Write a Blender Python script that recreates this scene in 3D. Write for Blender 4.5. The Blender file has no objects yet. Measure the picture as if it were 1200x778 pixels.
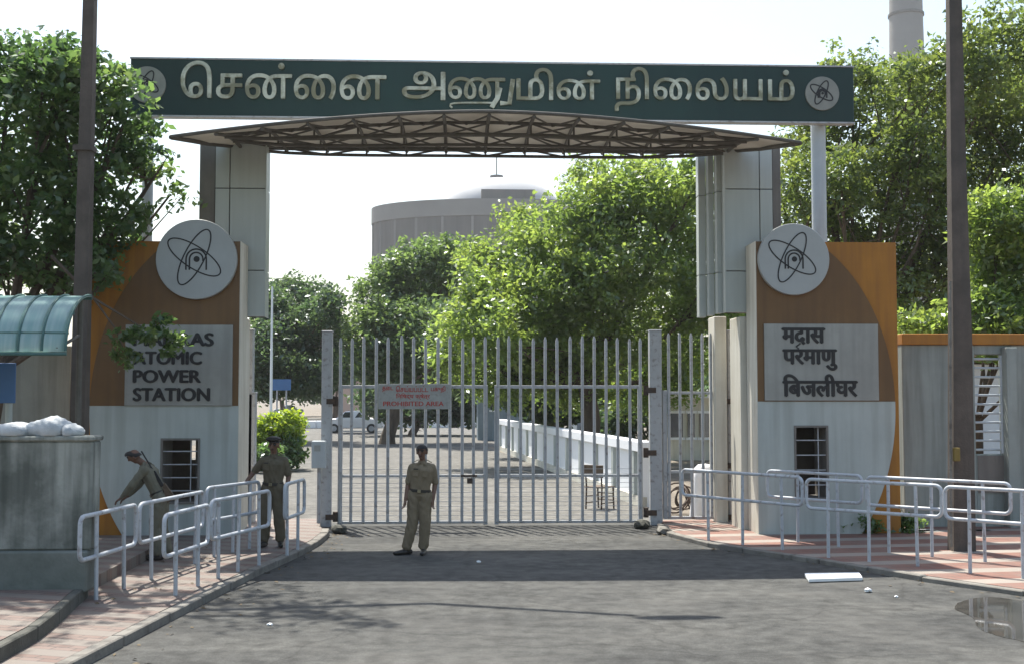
import bpy, bmesh, math, random
import numpy as np
from mathutils import Vector, Matrix
from mathutils.geometry import delaunay_2d_cdt

random.seed(7)
RNG = np.random.default_rng(11)
SC = bpy.context.scene
COL = SC.collection

# ------------------------------------------------------------------ camera, world, sun, exposure
F = 1400.0                      # focal length in pixels of the 1200 px wide photograph
CAM = Vector((0.0, 0.0, 2.35))
PITCH, YAW = math.radians(3.19), math.radians(-2.5)
ROT = Matrix.Rotation(YAW, 3, 'Z') @ Matrix.Rotation(math.radians(90) + PITCH, 3, 'X')
cam = bpy.data.cameras.new('camera')
cam.lens, cam.sensor_width, cam.clip_start, cam.clip_end = 36 * F / 1200, 36, 0.1, 3000
camo = bpy.data.objects.new('camera', cam)
COL.objects.link(camo)
camo.location, camo.rotation_euler = CAM, ROT.to_euler()
SC.camera = camo

LIGHT = Vector((0.20, -0.46, -1.0)).normalized()        # direction the sunlight travels
SUN_EL = math.asin(-LIGHT.z)
SUN_AZ = math.atan2(-LIGHT.x, -LIGHT.y)                 # clockwise from +Y
world = bpy.data.worlds.new('World')
SC.world = world
world.use_nodes = True
wn = world.node_tree
bg = wn.nodes['Background']
sky = wn.nodes.new('ShaderNodeTexSky')
sky.sky_type = 'NISHITA'
sky.sun_disc = False
sky.sun_elevation, sky.sun_rotation = SUN_EL, SUN_AZ
sky.air_density, sky.dust_density, sky.ozone_density = 1.4, 2.4, .6
wn.links.new(sky.outputs[0], bg.inputs[0])
bg.inputs[1].default_value = 0.10
sl = bpy.data.lights.new('sun', 'SUN')
sl.energy, sl.angle, sl.color = 4.2, math.radians(0.55), (1.0, 0.95, 0.86)
so = bpy.data.objects.new('sun', sl)
COL.objects.link(so)
so.rotation_euler = LIGHT.to_track_quat('-Z', 'Y').to_euler()
so.location = (0, 0, 40)
SC.view_settings.view_transform = 'Standard'
SC.view_settings.look = 'None'
SC.view_settings.gamma = 1
SC.view_settings.use_curve_mapping = False
SC.view_settings.exposure = 1.2
SC.render.engine = 'CYCLES'
SC.cycles.use_denoising = True
SC.cycles.max_bounces = 8
SC.cycles.transparent_max_bounces = 16


# ------------------------------------------------------------------ helpers
def ray(u, v):
    return ROT @ Vector(((u - 600) / F, (389 - v) / F, -1))

def G(u, v, z=0.0):             # the point at height z seen at pixel u, v
    d = ray(u, v)
    return CAM + d * ((z - CAM.z) / d.z)

def Y(u, v, y):                 # the point on the plane y = const seen at pixel u, v
    d = ray(u, v)
    return CAM + d * (y / d.y)

def PD(u, v, D):                # the point at depth D along the view
    return CAM + ray(u, v) * D

ORG = {}

def tag(o, label=None, cat=None, group=None, kind=None):
    for k, x in (('label', label), ('category', cat), ('group', group), ('kind', kind)):
        if x:
            o[k] = x
    return o

def thing(name, label, cat, loc, group=None):
    o = bpy.data.objects.new(name, None)
    o.empty_display_size = 0.2
    COL.objects.link(o)
    o.location = loc
    ORG[o] = Vector(loc)
    return tag(o, label, cat, group)

class MB:
    def __init__(s):
        s.v, s.f, s.m, s.cur = [], [], [], 0

    def add(s, vs, fs):
        n = len(s.v)
        s.v += [tuple(p) for p in vs]
        s.f += [tuple(i + n for i in f) for f in fs]
        s.m += [s.cur] * len(fs)
        return s

    def box(s, x0, x1, y0, y1, z0, z1):
        vs = [(x, y, z) for z in (z0, z1) for y in (y0, y1) for x in (x0, x1)]
        return s.add(vs, [(0, 2, 3, 1), (4, 5, 7, 6), (0, 1, 5, 4), (2, 6, 7, 3), (0, 4, 6, 2), (1, 3, 7, 5)])

    def obox(s, c, ax, ay, az):           # centre and three half axes
        c, ax, ay, az = Vector(c), Vector(ax), Vector(ay), Vector(az)
        vs = [c + ax * i + ay * j + az * k for k in (-1, 1) for j in (-1, 1) for i in (-1, 1)]
        return s.add(vs, [(0, 2, 3, 1), (4, 5, 7, 6), (0, 1, 5, 4), (2, 6, 7, 3), (0, 4, 6, 2), (1, 3, 7, 5)])

    def beam(s, a, b, w, h):              # a bar from a to b, w wide and h high
        a, b = Vector(a), Vector(b)
        d = (b - a).normalized()
        up = Vector((0, 0, 1)) if abs(d.z) < .95 else Vector((0, 1, 0))
        r = d.cross(up).normalized()
        u = r.cross(d)
        return s.obox((a + b) / 2, (b - a) / 2, r * (w / 2), u * (h / 2))

    def tube(s, pts, rad, n=10, closed=False, cap=True):
        pts = [Vector(p) for p in pts]
        k = len(pts)
        rads = rad if isinstance(rad, (list, tuple)) else [rad] * k
        base = len(s.v)
        vs, fs = [], []
        prev = None
        for i in range(k):
            if closed:
                d = pts[(i + 1) % k] - pts[i - 1]
            else:
                d = pts[min(i + 1, k - 1)] - pts[max(i - 1, 0)]
            d.normalize()
            if prev is None:
                a = Vector((0, 0, 1)) if abs(d.z) < .9 else Vector((1, 0, 0))
                r = d.cross(a).normalized()
            else:
                r = (prev - d * prev.dot(d)).normalized()
            prev = r
            q = d.cross(r)
            for j in range(n):
                t = 2 * math.pi * j / n
                vs.append(pts[i] + (r * math.cos(t) + q * math.sin(t)) * rads[i])
        for i in range(k if closed else k - 1):
            for j in range(n):
                a, b = i * n + j, i * n + (j + 1) % n
                c, d2 = ((i + 1) % k) * n + (j + 1) % n, ((i + 1) % k) * n + j
                fs.append((a, b, c, d2))
        if cap and not closed:
            fs.append(tuple(range(n))[::-1])
            fs.append(tuple((k - 1) * n + j for j in range(n)))
        return s.add(vs, fs)

    def prism(s, poly, a, off):           # poly: points in space, extruded by off
        off = Vector(off)
        n = len(poly)
        p = [Vector(q) for q in poly]
        vs = p + [q + off for q in p]
        fs = [tuple(range(n)), tuple(range(n, 2 * n))[::-1]]
        fs += [(i, i + n, (i + 1) % n + n, (i + 1) % n) for i in range(n)]
        return s.add(vs, fs)

    def lathe(s, c, prof, n=20, sx=1.0, sy=1.0):   # prof: (radius, z)
        c = Vector(c)
        vs = [c + Vector((r * math.cos(2 * math.pi * j / n) * sx, r * math.sin(2 * math.pi * j / n) * sy, z)) for r, z in prof for j in range(n)]
        fs = [(i * n + j, i * n + (j + 1) % n, (i + 1) * n + (j + 1) % n, (i + 1) * n + j) for i in range(len(prof) - 1) for j in range(n)]
        fs.append(tuple(range(n))[::-1])
        fs.append(tuple((len(prof) - 1) * n + j for j in range(n)))
        return s.add(vs, fs)

    def ellipsoid(s, c, r, n=14, m=8):
        c = Vector(c)
        prof = [(max(1e-3, math.sin(math.pi * i / m)), -math.cos(math.pi * i / m)) for i in range(m + 1)]
        vs = [c + Vector((q * math.cos(2 * math.pi * j / n) * r[0], q * math.sin(2 * math.pi * j / n) * r[1], z * r[2])) for q, z in prof for j in range(n)]
        fs = [(i * n + j, i * n + (j + 1) % n, (i + 1) * n + (j + 1) % n, (i + 1) * n + j) for i in range(m) for j in range(n)]
        return s.add(vs, fs)

    def build(s, name, mats, parent=None, smooth=False, bevel=0, weld=False):
        o0 = Vector((0, 0, 0))
        top = parent
        while top is not None and top not in ORG:
            top = top.parent
        if top is not None:
            o0 = ORG[top]
        me = bpy.data.meshes.new(name)
        me.from_pydata([(p[0] - o0.x, p[1] - o0.y, p[2] - o0.z) for p in s.v], [], s.f)
        mats = mats if isinstance(mats, (list, tuple)) else [mats]
        for m in mats:
            me.materials.append(m)
        me.polygons.foreach_set('material_index', s.m)
        bm = bmesh.new()
        bm.from_mesh(me)
        bmesh.ops.recalc_face_normals(bm, faces=bm.faces)
        if bevel:
            bmesh.ops.bevel(bm, geom=[e for e in bm.edges if len(e.link_faces) == 2 and e.calc_face_angle(0) > .6], offset=bevel, segments=1, affect='EDGES', profile=.5)
        bm.to_mesh(me)
        bm.free()
        if smooth:
            me.shade_smooth()
            if smooth != 'all':
                me.set_sharp_from_angle(angle=math.radians(42))
        ob = bpy.data.objects.new(name, me)
        COL.objects.link(ob)
        if parent is not None:
            ob.parent = parent
        return ob


# ------------------------------------------------------------------ materials
def newmat(name):
    m = bpy.data.materials.new(name)
    m.use_nodes = True
    nt = m.node_tree
    return m, nt, nt.nodes['Principled BSDF'], nt.nodes.new, nt.links.new

def ramp(nt, stops):
    r = nt.nodes.new('ShaderNodeValToRGB')
    e = r.color_ramp.elements
    while len(e) < len(stops):
        e.new(.5)
    for k, (p, c) in enumerate(stops):
        e[k].position = p
        e[k].color = (*c, 1) if len(c) == 3 else c
    return r

def pmat(name, c1, c2=None, scale=4.0, rough=.7, bump=.15, bscale=40.0, metal=0.0, streak=0.0, sc=(1, 1, 1), dirt=None, dirt_amt=.5, lo=.35, hi=.65, spec=.4):
    m, nt, b, N, L = newmat(name)
    c2 = c2 or tuple(x * .8 for x in c1)
    tc = N('ShaderNodeTexCoord')
    mp = N('ShaderNodeMapping')
    mp.inputs['Scale'].default_value = sc
    L(tc.outputs['Object'], mp.inputs[0])
    n1 = N('ShaderNodeTexNoise')
    n1.inputs['Scale'].default_value, n1.inputs['Detail'].default_value, n1.inputs['Roughness'].default_value = scale, 8, .62
    L(mp.outputs[0], n1.inputs[0])
    r = ramp(nt, [(lo, c1), (hi, c2)])
    L(n1.outputs[0], r.inputs[0])
    out = r.outputs[0]
    if streak:                                  # run-down water stains
        mp2 = N('ShaderNodeMapping')
        mp2.inputs['Scale'].default_value = (5, 5, .35)
        L(tc.outputs['Object'], mp2.inputs[0])
        n2 = N('ShaderNodeTexNoise')
        n2.inputs['Scale'].default_value, n2.inputs['Detail'].default_value = 1.6, 6
        L(mp2.outputs[0], n2.inputs[0])
        r2 = ramp(nt, [(.42, (0, 0, 0)), (.72, (1, 1, 1))])
        L(n2.outputs[0], r2.inputs[0])
        ml = N('ShaderNodeMath')
        ml.operation = 'MULTIPLY'
        ml.inputs[1].default_value = streak
        L(r2.outputs[0], ml.inputs[0])
        mx = N('ShaderNodeMixRGB')
        mx.inputs[2].default_value = (*(dirt or tuple(x * .35 for x in c1)), 1)
        L(ml.outputs[0], mx.inputs[0])
        L(out, mx.inputs[1])
        out = mx.outputs[0]
    if dirt and not streak:
        n3 = N('ShaderNodeTexNoise')
        n3.inputs['Scale'].default_value, n3.inputs['Detail'].default_value = scale * 2.3, 9
        L(mp.outputs[0], n3.inputs[0])
        r3 = ramp(nt, [(.55, (0, 0, 0)), (.75, (dirt_amt,) * 3)])
        L(n3.outputs[0], r3.inputs[0])
        mx = N('ShaderNodeMixRGB')
        mx.inputs[2].default_value = (*dirt, 1)
        L(r3.outputs[0], mx.inputs[0])
        L(out, mx.inputs[1])
        out = mx.outputs[0]
    L(out, b.inputs['Base Color'])
    b.inputs['Roughness'].default_value = rough
    b.inputs['Metallic'].default_value = metal
    b.inputs['Specular IOR Level'].default_value = spec
    if bump:
        nb = N('ShaderNodeTexNoise')
        nb.inputs['Scale'].default_value, nb.inputs['Detail'].default_value = bscale, 6
        L(tc.outputs['Object'], nb.inputs[0])
        bp = N('ShaderNodeBump')
        bp.inputs['Strength'].default_value, bp.inputs['Distance'].default_value = bump, .02
        L(nb.outputs[0], bp.inputs['Height'])
        L(bp.outputs[0], b.inputs['Normal'])
    return m

def leafmat(name, ca, cb, cc, trans=.42, scale=.9):
    m, nt, b, N, L = newmat(name)
    nt.nodes.remove(b)
    at = N('ShaderNodeAttribute')
    at.attribute_name = 'tone'
    tc = N('ShaderNodeTexCoord')
    ns = N('ShaderNodeTexNoise')
    ns.inputs['Scale'].default_value, ns.inputs['Detail'].default_value = scale, 3
    L(tc.outputs['Object'], ns.inputs[0])
    ad = N('ShaderNodeMath')
    ad.operation = 'MULTIPLY_ADD'
    ad.inputs[1].default_value = .55
    L(at.outputs['Fac'], ad.inputs[0])
    sb = N('ShaderNodeMath')
    sb.operation = 'MULTIPLY_ADD'
    sb.inputs[1].default_value, sb.inputs[2].default_value = 1.2, -.38
    L(ns.outputs[0], sb.inputs[0])
    L(sb.outputs[0], ad.inputs[2])
    r = ramp(nt, [(.1, ca), (.5, cb), (.9, cc)])
    L(ad.outputs[0], r.inputs[0])
    df, tr, gl = N('ShaderNodeBsdfDiffuse'), N('ShaderNodeBsdfTranslucent'), N('ShaderNodeBsdfGlossy')
    gl.inputs['Roughness'].default_value = .38
    gl.inputs['Color'].default_value = (.9, .95, 1, 1)
    hs = N('ShaderNodeHueSaturation')
    hs.inputs['Saturation'].default_value, hs.inputs['Value'].default_value, hs.inputs['Hue'].default_value = 1.0, 2.45, .484
    L(r.outputs[0], df.inputs[0])
    L(r.outputs[0], hs.inputs['Color'])
    L(hs.outputs[0], tr.inputs[0])
    m1, m2 = N('ShaderNodeMixShader'), N('ShaderNodeMixShader')
    m1.inputs[0].default_value, m2.inputs[0].default_value = trans, .055
    L(df.outputs[0], m1.inputs[1])
    L(tr.outputs[0], m1.inputs[2])
    L(m1.outputs[0], m2.inputs[1])
    L(gl.outputs[0], m2.inputs[2])
    L(m2.outputs[0], nt.nodes['Material Output'].inputs[0])
    return m

def groundmat(name, cols, scales, bump, rough=.9, cracks=False):
    m, nt, b, N, L = newmat(name)
    tc = N('ShaderNodeTexCoord')
    n1 = N('ShaderNodeTexNoise')
    n1.inputs['Scale'].default_value, n1.inputs['Detail'].default_value, n1.inputs['Roughness'].default_value = scales[0], 10, .6
    mp = N('ShaderNodeMapping')
    mp.inputs['Scale'].default_value = (1, 1.5, 1)
    mp.inputs['Rotation'].default_value = (0, 0, .3)
    L(tc.outputs['Object'], mp.inputs[0])
    L(mp.outputs[0], n1.inputs[0])
    r = ramp(nt, [(.3, cols[0]), (.5, cols[1]), (.7, cols[2])])
    L(n1.outputs[0], r.inputs[0])
    n2 = N('ShaderNodeTexNoise')
    n2.inputs['Scale'].default_value, n2.inputs['Detail'].default_value = scales[1], 4
    L(tc.outputs['Object'], n2.inputs[0])
    r2 = ramp(nt, [(.3, (.62,) * 3), (.7, (1.32,) * 3)])
    L(n2.outputs[0], r2.inputs[0])
    mx = N('ShaderNodeMixRGB')
    mx.blend_type = 'MULTIPLY'
    mx.inputs[0].default_value = 1
    L(r.outputs[0], mx.inputs[1])
    L(r2.outputs[0], mx.inputs[2])
    out = mx.outputs[0]
    if cracks:
        sp = N('ShaderNodeTexVoronoi')                       # aggregate
        sp.inputs['Scale'].default_value = 42
        L(tc.outputs['Object'], sp.inputs[0])
        rs = ramp(nt, [(.0, (1.5,) * 3), (.35, (.9,) * 3), (.8, (.72,) * 3)])
        L(sp.outputs['Distance'], rs.inputs[0])
        ms = N('ShaderNodeMixRGB')
        ms.blend_type = 'MULTIPLY'
        ms.inputs[0].default_value = .75
        L(out, ms.inputs[1])
        L(rs.outputs[0], ms.inputs[2])
        nd = N('ShaderNodeTexNoise')                         # blown dust
        nd.inputs['Scale'].default_value, nd.inputs['Detail'].default_value, nd.inputs['Roughness'].default_value = .8, 12, .72
        mpd = N('ShaderNodeMapping')
        mpd.inputs['Scale'].default_value = (.55, 1, 1)
        mpd.inputs['Location'].default_value = (3.1, 7.7, 0)
        L(tc.outputs['Object'], mpd.inputs[0])
        L(mpd.outputs[0], nd.inputs[0])
        rd = ramp(nt, [(.48, (0, 0, 0)), (.66, (.55,) * 3)])
        L(nd.outputs[0], rd.inputs[0])
        md = N('ShaderNodeMixRGB')
        md.inputs[2].default_value = (.118, .116, .107, 1)
        L(rd.outputs[0], md.inputs[0])
        L(ms.outputs[0], md.inputs[1])
        ns = N('ShaderNodeTexNoise')                         # oil and old patches
        ns.inputs['Scale'].default_value, ns.inputs['Detail'].default_value = 1.7, 7
        L(tc.outputs['Object'], ns.inputs[0])
        rn = ramp(nt, [(.60, (0, 0, 0)), (.70, (.5,) * 3)])
        L(ns.outputs[0], rn.inputs[0])
        mo = N('ShaderNodeMixRGB')
        mo.inputs[2].default_value = (.035, .035, .033, 1)
        L(rn.outputs[0], mo.inputs[0])
        L(md.outputs[0], mo.inputs[1])
        out = mo.outputs[0]

        vo = N('ShaderNodeTexVoronoi')
        vo.feature = 'DISTANCE_TO_EDGE'
        vo.inputs['Scale'].default_value = .33
        nz = N('ShaderNodeTexNoise')
        nz.inputs['Scale'].default_value, nz.inputs['Detail'].default_value = 1.2, 6
        L(tc.outputs['Object'], nz.inputs[0])
        va = N('ShaderNodeMixRGB')
        va.blend_type = 'ADD'
        va.inputs[0].default_value = 1.3
        L(tc.outputs['Object'], va.inputs[1])
        L(nz.outputs['Color'], va.inputs[2])
        L(va.outputs[0], vo.inputs[0])
        r3 = ramp(nt, [(0.0, (.55,) * 3), (.012, (1,) * 3)])
        L(vo.outputs['Distance'], r3.inputs[0])
        mx2 = N('ShaderNodeMixRGB')
        mx2.blend_type = 'MULTIPLY'
        mx2.inputs[0].default_value = .6
        L(out, mx2.inputs[1])
        L(r3.outputs[0], mx2.inputs[2])
        out = mx2.outputs[0]
    L(out, b.inputs['Base Color'])
    b.inputs['Roughness'].default_value = rough
    b.inputs['Specular IOR Level'].default_value = .25
    nb = N('ShaderNodeTexNoise')
    nb.inputs['Scale'].default_value, nb.inputs['Detail'].default_value = 60, 5
    L(tc.outputs['Object'], nb.inputs[0])
    bp = N('ShaderNodeBump')
    bp.inputs['Strength'].default_value, bp.inputs['Distance'].default_value = bump, .02
    L(nb.outputs[0], bp.inputs['Height'])
    L(bp.outputs[0], b.inputs['Normal'])
    return m

def pavermat(name, ca, cb, mortar, w, h, rot=0.0, dust=(.36, .31, .26), stripes=None, dustamt=.6):
    m, nt, b, N, L = newmat(name)
    tc = N('ShaderNodeTexCoord')
    mp = N('ShaderNodeMapping')
    mp.inputs['Rotation'].default_value = (0, 0, rot)
    L(tc.outputs['Object'], mp.inputs[0])
    br = N('ShaderNodeTexBrick')
    br.inputs['Scale'].default_value = 1
    br.inputs['Brick Width'].default_value, br.inputs['Row Height'].default_value = w, h
    br.inputs['Mortar Size'].default_value = .008
    br.inputs['Color1'].default_value, br.inputs['Color2'].default_value, br.inputs['Mortar'].default_value = (*ca, 1), (*cb, 1), (*mortar, 1)
    L(mp.outputs[0], br.inputs[0])
    out = br.outputs[0]
    if stripes:
        sx = N('ShaderNodeSeparateXYZ')
        L(mp.outputs[0], sx.inputs[0])
        md = N('ShaderNodeMath')
        md.operation = 'PINGPONG'
        md.inputs[1].default_value = h * stripes[0]
        L(sx.outputs['Y'], md.inputs[0])
        gt = N('ShaderNodeMath')
        gt.operation = 'GREATER_THAN'
        gt.inputs[1].default_value = h * stripes[0] * stripes[2]
        L(md.outputs[0], gt.inputs[0])
        mz = N('ShaderNodeMixRGB')
        mz.inputs[2].default_value = (*stripes[1], 1)
        L(gt.outputs[0], mz.inputs[0])
        L(out, mz.inputs[1])
        out = mz.outputs[0]
    nz = N('ShaderNodeTexNoise')
    nz.inputs['Scale'].default_value, nz.inputs['Detail'].default_value, nz.inputs['Roughness'].default_value = 1.3, 9, .65
    L(tc.outputs['Object'], nz.inputs[0])
    r = ramp(nt, [(.4, (0, 0, 0)), (.68, (dustamt,) * 3)])
    L(nz.outputs[0], r.inputs[0])
    mx = N('ShaderNodeMixRGB')
    mx.inputs[2].default_value = (*dust, 1)
    L(r.outputs[0], mx.inputs[0])
    L(out, mx.inputs[1])
    L(mx.outputs[0], b.inputs['Base Color'])
    b.inputs['Roughness'].default_value = .75
    bp = N('ShaderNodeBump')
    bp.inputs['Strength'].default_value, bp.inputs['Distance'].default_value = .5, .012
    L(br.outputs['Fac'], bp.inputs['Height'])
    bp.invert = True
    L(bp.outputs[0], b.inputs['Normal'])
    return m

M = {}
M['soil'] = groundmat('soil', [(.13, .11, .085), (.18, .155, .125), (.22, .19, .15)], (.25, 6), .5)
M['asphalt'] = groundmat('asphalt', [(.048, .049, .047), (.068, .069, .065), (.090, .090, .083)], (.45, 5), .35, cracks=True)
M['inner'] = groundmat('inner_concrete', [(.10, .097, .088), (.125, .121, .11), (.15, .145, .132)], (.3, 4), .3)
M['pave_l'] = pavermat('brick_paving', (.135, .082, .065), (.175, .128, .108), (.06, .05, .045), .22, .11, rot=.35, dust=(.17, .145, .12), stripes=(2, (.165, .142, .122), .5), dustamt=.4)
M['pave_r'] = pavermat('tile_paving', (.17, .073, .052), (.20, .095, .068), (.09, .07, .06), .30, .30, rot=-.12, stripes=(1.5, (.27, .235, .20), .62), dust=(.2, .175, .15), dustamt=.45)
M['kerb'] = pmat('kerb_concrete', (.22, .21, .185), (.14, .13, .115), 3, .9, .4, 30, dirt=(.07, .065, .055), dirt_amt=.8)
M['kerb_dark'] = pmat('dark_kerb_concrete', (.10, .10, .085), (.06, .06, .05), 3, .9, .4, 30)  # darker than the other kerbs, also used for the dark stones
M['orange'] = pmat('orange_paint', (.38, .162, .018), (.32, .135, .016), 2, .55, .08, 30, streak=.6, dirt=(.2, .085, .02))
M['brown'] = pmat('brown_paint', (.165, .088, .032), (.14, .074, .027), 2, .5, .08, 30, streak=.5, dirt=(.09, .048, .022))
M['white_wall'] = pmat('white_wall_paint', (.44, .48, .455), (.39, .425, .405), 1.5, .55, .06, 30, streak=.5, dirt=(.26, .275, .25))
M['shade_tinted_wall'] = pmat('shade_tinted_boundary_paint', (.30, .335, .315), (.24, .27, .255), 1.2, .7, .1, 30, streak=.6, dirt=(.12, .13, .115))  # white wall paint darkened to carry the trees' shade, plus water streaks
M['cream'] = pmat('cream_wall_paint', (.66, .64, .56), (.58, .56, .48), 1.6, .7, .1, 30, streak=.5, dirt=(.36, .32, .24))
M['clad'] = pmat('aluminium_cladding', (.44, .475, .455), (.41, .445, .425), 1, .38, .02, 10, streak=.3, dirt=(.30, .32, .30))
M['joint'] = pmat('black_joint', (.05, .05, .05), (.04, .04, .04), 3, .8, 0)
M['col_brown'] = pmat('brown_column', (.19, .178, .16), (.155, .143, .13), 2, .7, .15, 30, streak=.4, dirt=(.10, .09, .08))
M['green'] = pmat('green_board_paint', (.0035, .023, .021), (.005, .029, .025), 1.2, .42, .02, 20, streak=.3, dirt=(.010, .038, .033))
M['post'] = pmat('pale_steel_paint', (.48, .53, .56), (.42, .47, .50), 2, .45, .05, 30, streak=.25, dirt=(.3, .3, .29))
M['steel'] = pmat('grey_gate_paint', (.40, .42, .44), (.35, .365, .385), 5, .45, .06, 60, dirt=(.13, .10, .08), dirt_amt=.7)
M['rail'] = pmat('silver_rail_paint', (.46, .49, .52), (.41, .435, .465), 6, .38, .05, 60, dirt=(.15, .105, .08), dirt_amt=.75)
M['disc'] = pmat('emblem_white', (.37, .395, .39), (.335, .355, .35), 2, .4, .03, 30, streak=.15, dirt=(.30, .31, .30))
M['disc_sign'] = pmat('emblem_sign_grey', (.25, .26, .235), (.21, .22, .20), 6, .5, .05, 30)
M['black'] = pmat('black_paint', (.012, .012, .014), (.02, .02, .022), 5, .5, 0)
M['plaque'] = pmat('plaque_metal', (.33, .335, .32), (.265, .27, .258), 2, .36, .02, 30, metal=.25, streak=.5, dirt=(.19, .195, .185))
M['chrome'] = pmat('letter_metal', (.50, .475, .375), (.20, .18, .115), 2.2, .28, .5, 5, metal=.8, lo=.42, hi=.56)
M['canopy'] = None
M['truss'] = pmat('rusty_truss', (.115, .108, .092), (.08, .075, .064), 6, .7, .2, 40)
M['pole'] = pmat('concrete_pole', (.115, .095, .08), (.075, .063, .053), 3, .85, .35, 40, streak=.6, dirt=(.06, .055, .05))
M['stone'] = pmat('stained_plaster', (.33, .345, .31), (.12, .13, .115), 1.1, .9, .5, 25, streak=.85, dirt=(.05, .06, .05), lo=.4, hi=.62)
M['plinth'] = pmat('mossy_plinth', (.20, .215, .195), (.12, .135, .118), 1.6, .9, .4, 25)
M['bag'] = pmat('white_plastic_sacking', (.46, .49, .50), (.36, .39, .40), 6, .5, .3, 60)
M['awn_rib'] = pmat('awning_rib', (.05, .13, .12), (.04, .10, .09), 4, .5, .05)
M['blue'] = pmat('blue_sign_paint', (.06, .15, .33), (.05, .13, .29), 3, .45, .03)
M['conc'] = pmat('reactor_concrete', (.165, .158, .146), (.125, .12, .112), .35, .9, .2, 2, sc=(1, 1, .12), dirt=(.13, .135, .13), dirt_amt=.7)
M['conc_pale'] = pmat('pale_concrete', (.25, .245, .23), (.21, .205, .195), .08, .9, .1, 2)
M['dome'] = pmat('white_dome_paint', (.8, .82, .84), (.76, .78, .8), .1, .6, 0)
M['dome_grey'] = pmat('greyed_dome_paint', (.42, .43, .44), (.36, .37, .38), .12, .75, 0)  # white dome greyed in its colour so the shaded side shows against the sky
M['bark'] = pmat('bark', (.13, .10, .075), (.07, .055, .042), 5, .95, .8, 18, sc=(1, 1, .3))
M['wood'] = pmat('dark_wood', (.12, .085, .055), (.08, .055, .038), 5, .6, .2, 30, sc=(1, 1, 5))
M['rust'] = pmat('rusty_iron', (.10, .065, .045), (.05, .04, .035), 12, .8, .4, 60)
M['glass_dark'] = pmat('dark_interior', (.045, .045, .04), (.03, .03, .028), 3, .7, .1)
M['brickwall'] = pavermat('interior_brick', (.22, .19, .14), (.15, .13, .10), (.08, .07, .055), .2, .075, dustamt=.2)
M['skin'] = pmat('brown_skin', (.17, .092, .060), (.14, .074, .048), 8, .5, .05)
M['khaki'] = pmat('khaki_cloth', (.215, .170, .110), (.175, .138, .088), 7, .9, .35, 22)
M['khaki_d'] = pmat('dark_khaki_cloth', (.125, .105, .07), (.095, .08, .052), 7, .9, .35, 22)
M['khaki_g'] = pmat('green_khaki_cloth', (.16, .155, .115), (.13, .125, .092), 7, .9, .35, 22)
M['leather'] = pmat('black_leather', (.02, .018, .016), (.03, .026, .022), 9, .4, .1)
M['hair'] = pmat('black_hair', (.012, .011, .010), (.02, .018, .016), 30, .6, .3, 90)
M['redpaint'] = pmat('red_lettering', (.42, .05, .04), (.36, .05, .04), 8, .6, 0)
M['signgrey'] = pmat('faded_sign_white', (.36, .375, .36), (.30, .315, .30), 6, .6, .05, 30, dirt=(.22, .2, .175), dirt_amt=.6)
M['carwhite'] = pmat('white_car_paint', (.72, .73, .74), (.68, .69, .70), 2, .25, 0)
M['rubber'] = pmat('tyre_rubber', (.025, .025, .026), (.035, .035, .035), 8, .8, .1)
M['window'] = pmat('dark_window_glass', (.03, .04, .045), (.025, .03, .035), 3, .08, 0, spec=.8)
M['pink'] = pmat('pinkish_plaster', (.52, .37, .30), (.46, .33, .27), 1, .9, .1)
M['shed'] = pmat('blue_grey_sheet', (.25, .31, .36), (.21, .26, .30), 1.5, .6, .1, streak=.3)
M['slab'] = pmat('white_foam_board', (.80, .82, .82), (.74, .76, .76), 9, .7, .1)
M['cloth_w'] = pmat('white_cloth', (.80, .80, .80), (.72, .72, .73), 4, .85, .3, 12)


def canopy_mat():
    m, nt, b, N, L = newmat('canopy_sheet')
    nt.nodes.remove(b)
    tc, n1 = N('ShaderNodeTexCoord'), N('ShaderNodeTexNoise')
    n1.inputs['Scale'].default_value, n1.inputs['Detail'].default_value = 1.1, 6
    L(tc.outputs['Object'], n1.inputs[0])
    r = ramp(nt, [(.35, (.54, .51, .45)), (.65, (.70, .68, .62))])
    L(n1.outputs[0], r.inputs[0])
    d, t, x = N('ShaderNodeBsdfDiffuse'), N('ShaderNodeBsdfTranslucent'), N('ShaderNodeMixShader')
    L(r.outputs[0], d.inputs[0])
    L(r.outputs[0], t.inputs[0])
    x.inputs[0].default_value = .16
    L(d.outputs[0], x.inputs[1])
    L(t.outputs[0], x.inputs[2])
    L(x.outputs[0], nt.nodes['Material Output'].inputs[0])
    return m
M['canopy'] = canopy_mat()

def awning_mat():
    m, nt, b, N, L = newmat('green_polycarbonate')
    nt.nodes.remove(b)
    tc, mp, n1 = N('ShaderNodeTexCoord'), N('ShaderNodeMapping'), N('ShaderNodeTexNoise')
    mp.inputs['Scale'].default_value = (9, .6, .6)
    n1.inputs['Scale'].default_value, n1.inputs['Detail'].default_value = 1.5, 5
    L(tc.outputs['Object'], mp.inputs[0])
    L(mp.outputs[0], n1.inputs[0])
    r = ramp(nt, [(.35, (.30, .50, .46)), (.65, (.46, .62, .58))])
    L(n1.outputs[0], r.inputs[0])
    d, t, x, g, y = N('ShaderNodeBsdfDiffuse'), N('ShaderNodeBsdfTranslucent'), N('ShaderNodeMixShader'), N('ShaderNodeBsdfGlossy'), N('ShaderNodeMixShader')
    g.inputs['Roughness'].default_value = .25
    L(r.outputs[0], d.inputs[0])
    L(r.outputs[0], t.inputs[0])
    x.inputs[0].default_value, y.inputs[0].default_value = .35, .12
    L(d.outputs[0], x.inputs[1])
    L(t.outputs[0], x.inputs[2])
    L(x.outputs[0], y.inputs[1])
    L(g.outputs[0], y.inputs[2])
    L(y.outputs[0], nt.nodes['Material Output'].inputs[0])
    return m
M['awning'] = awning_mat()

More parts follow.
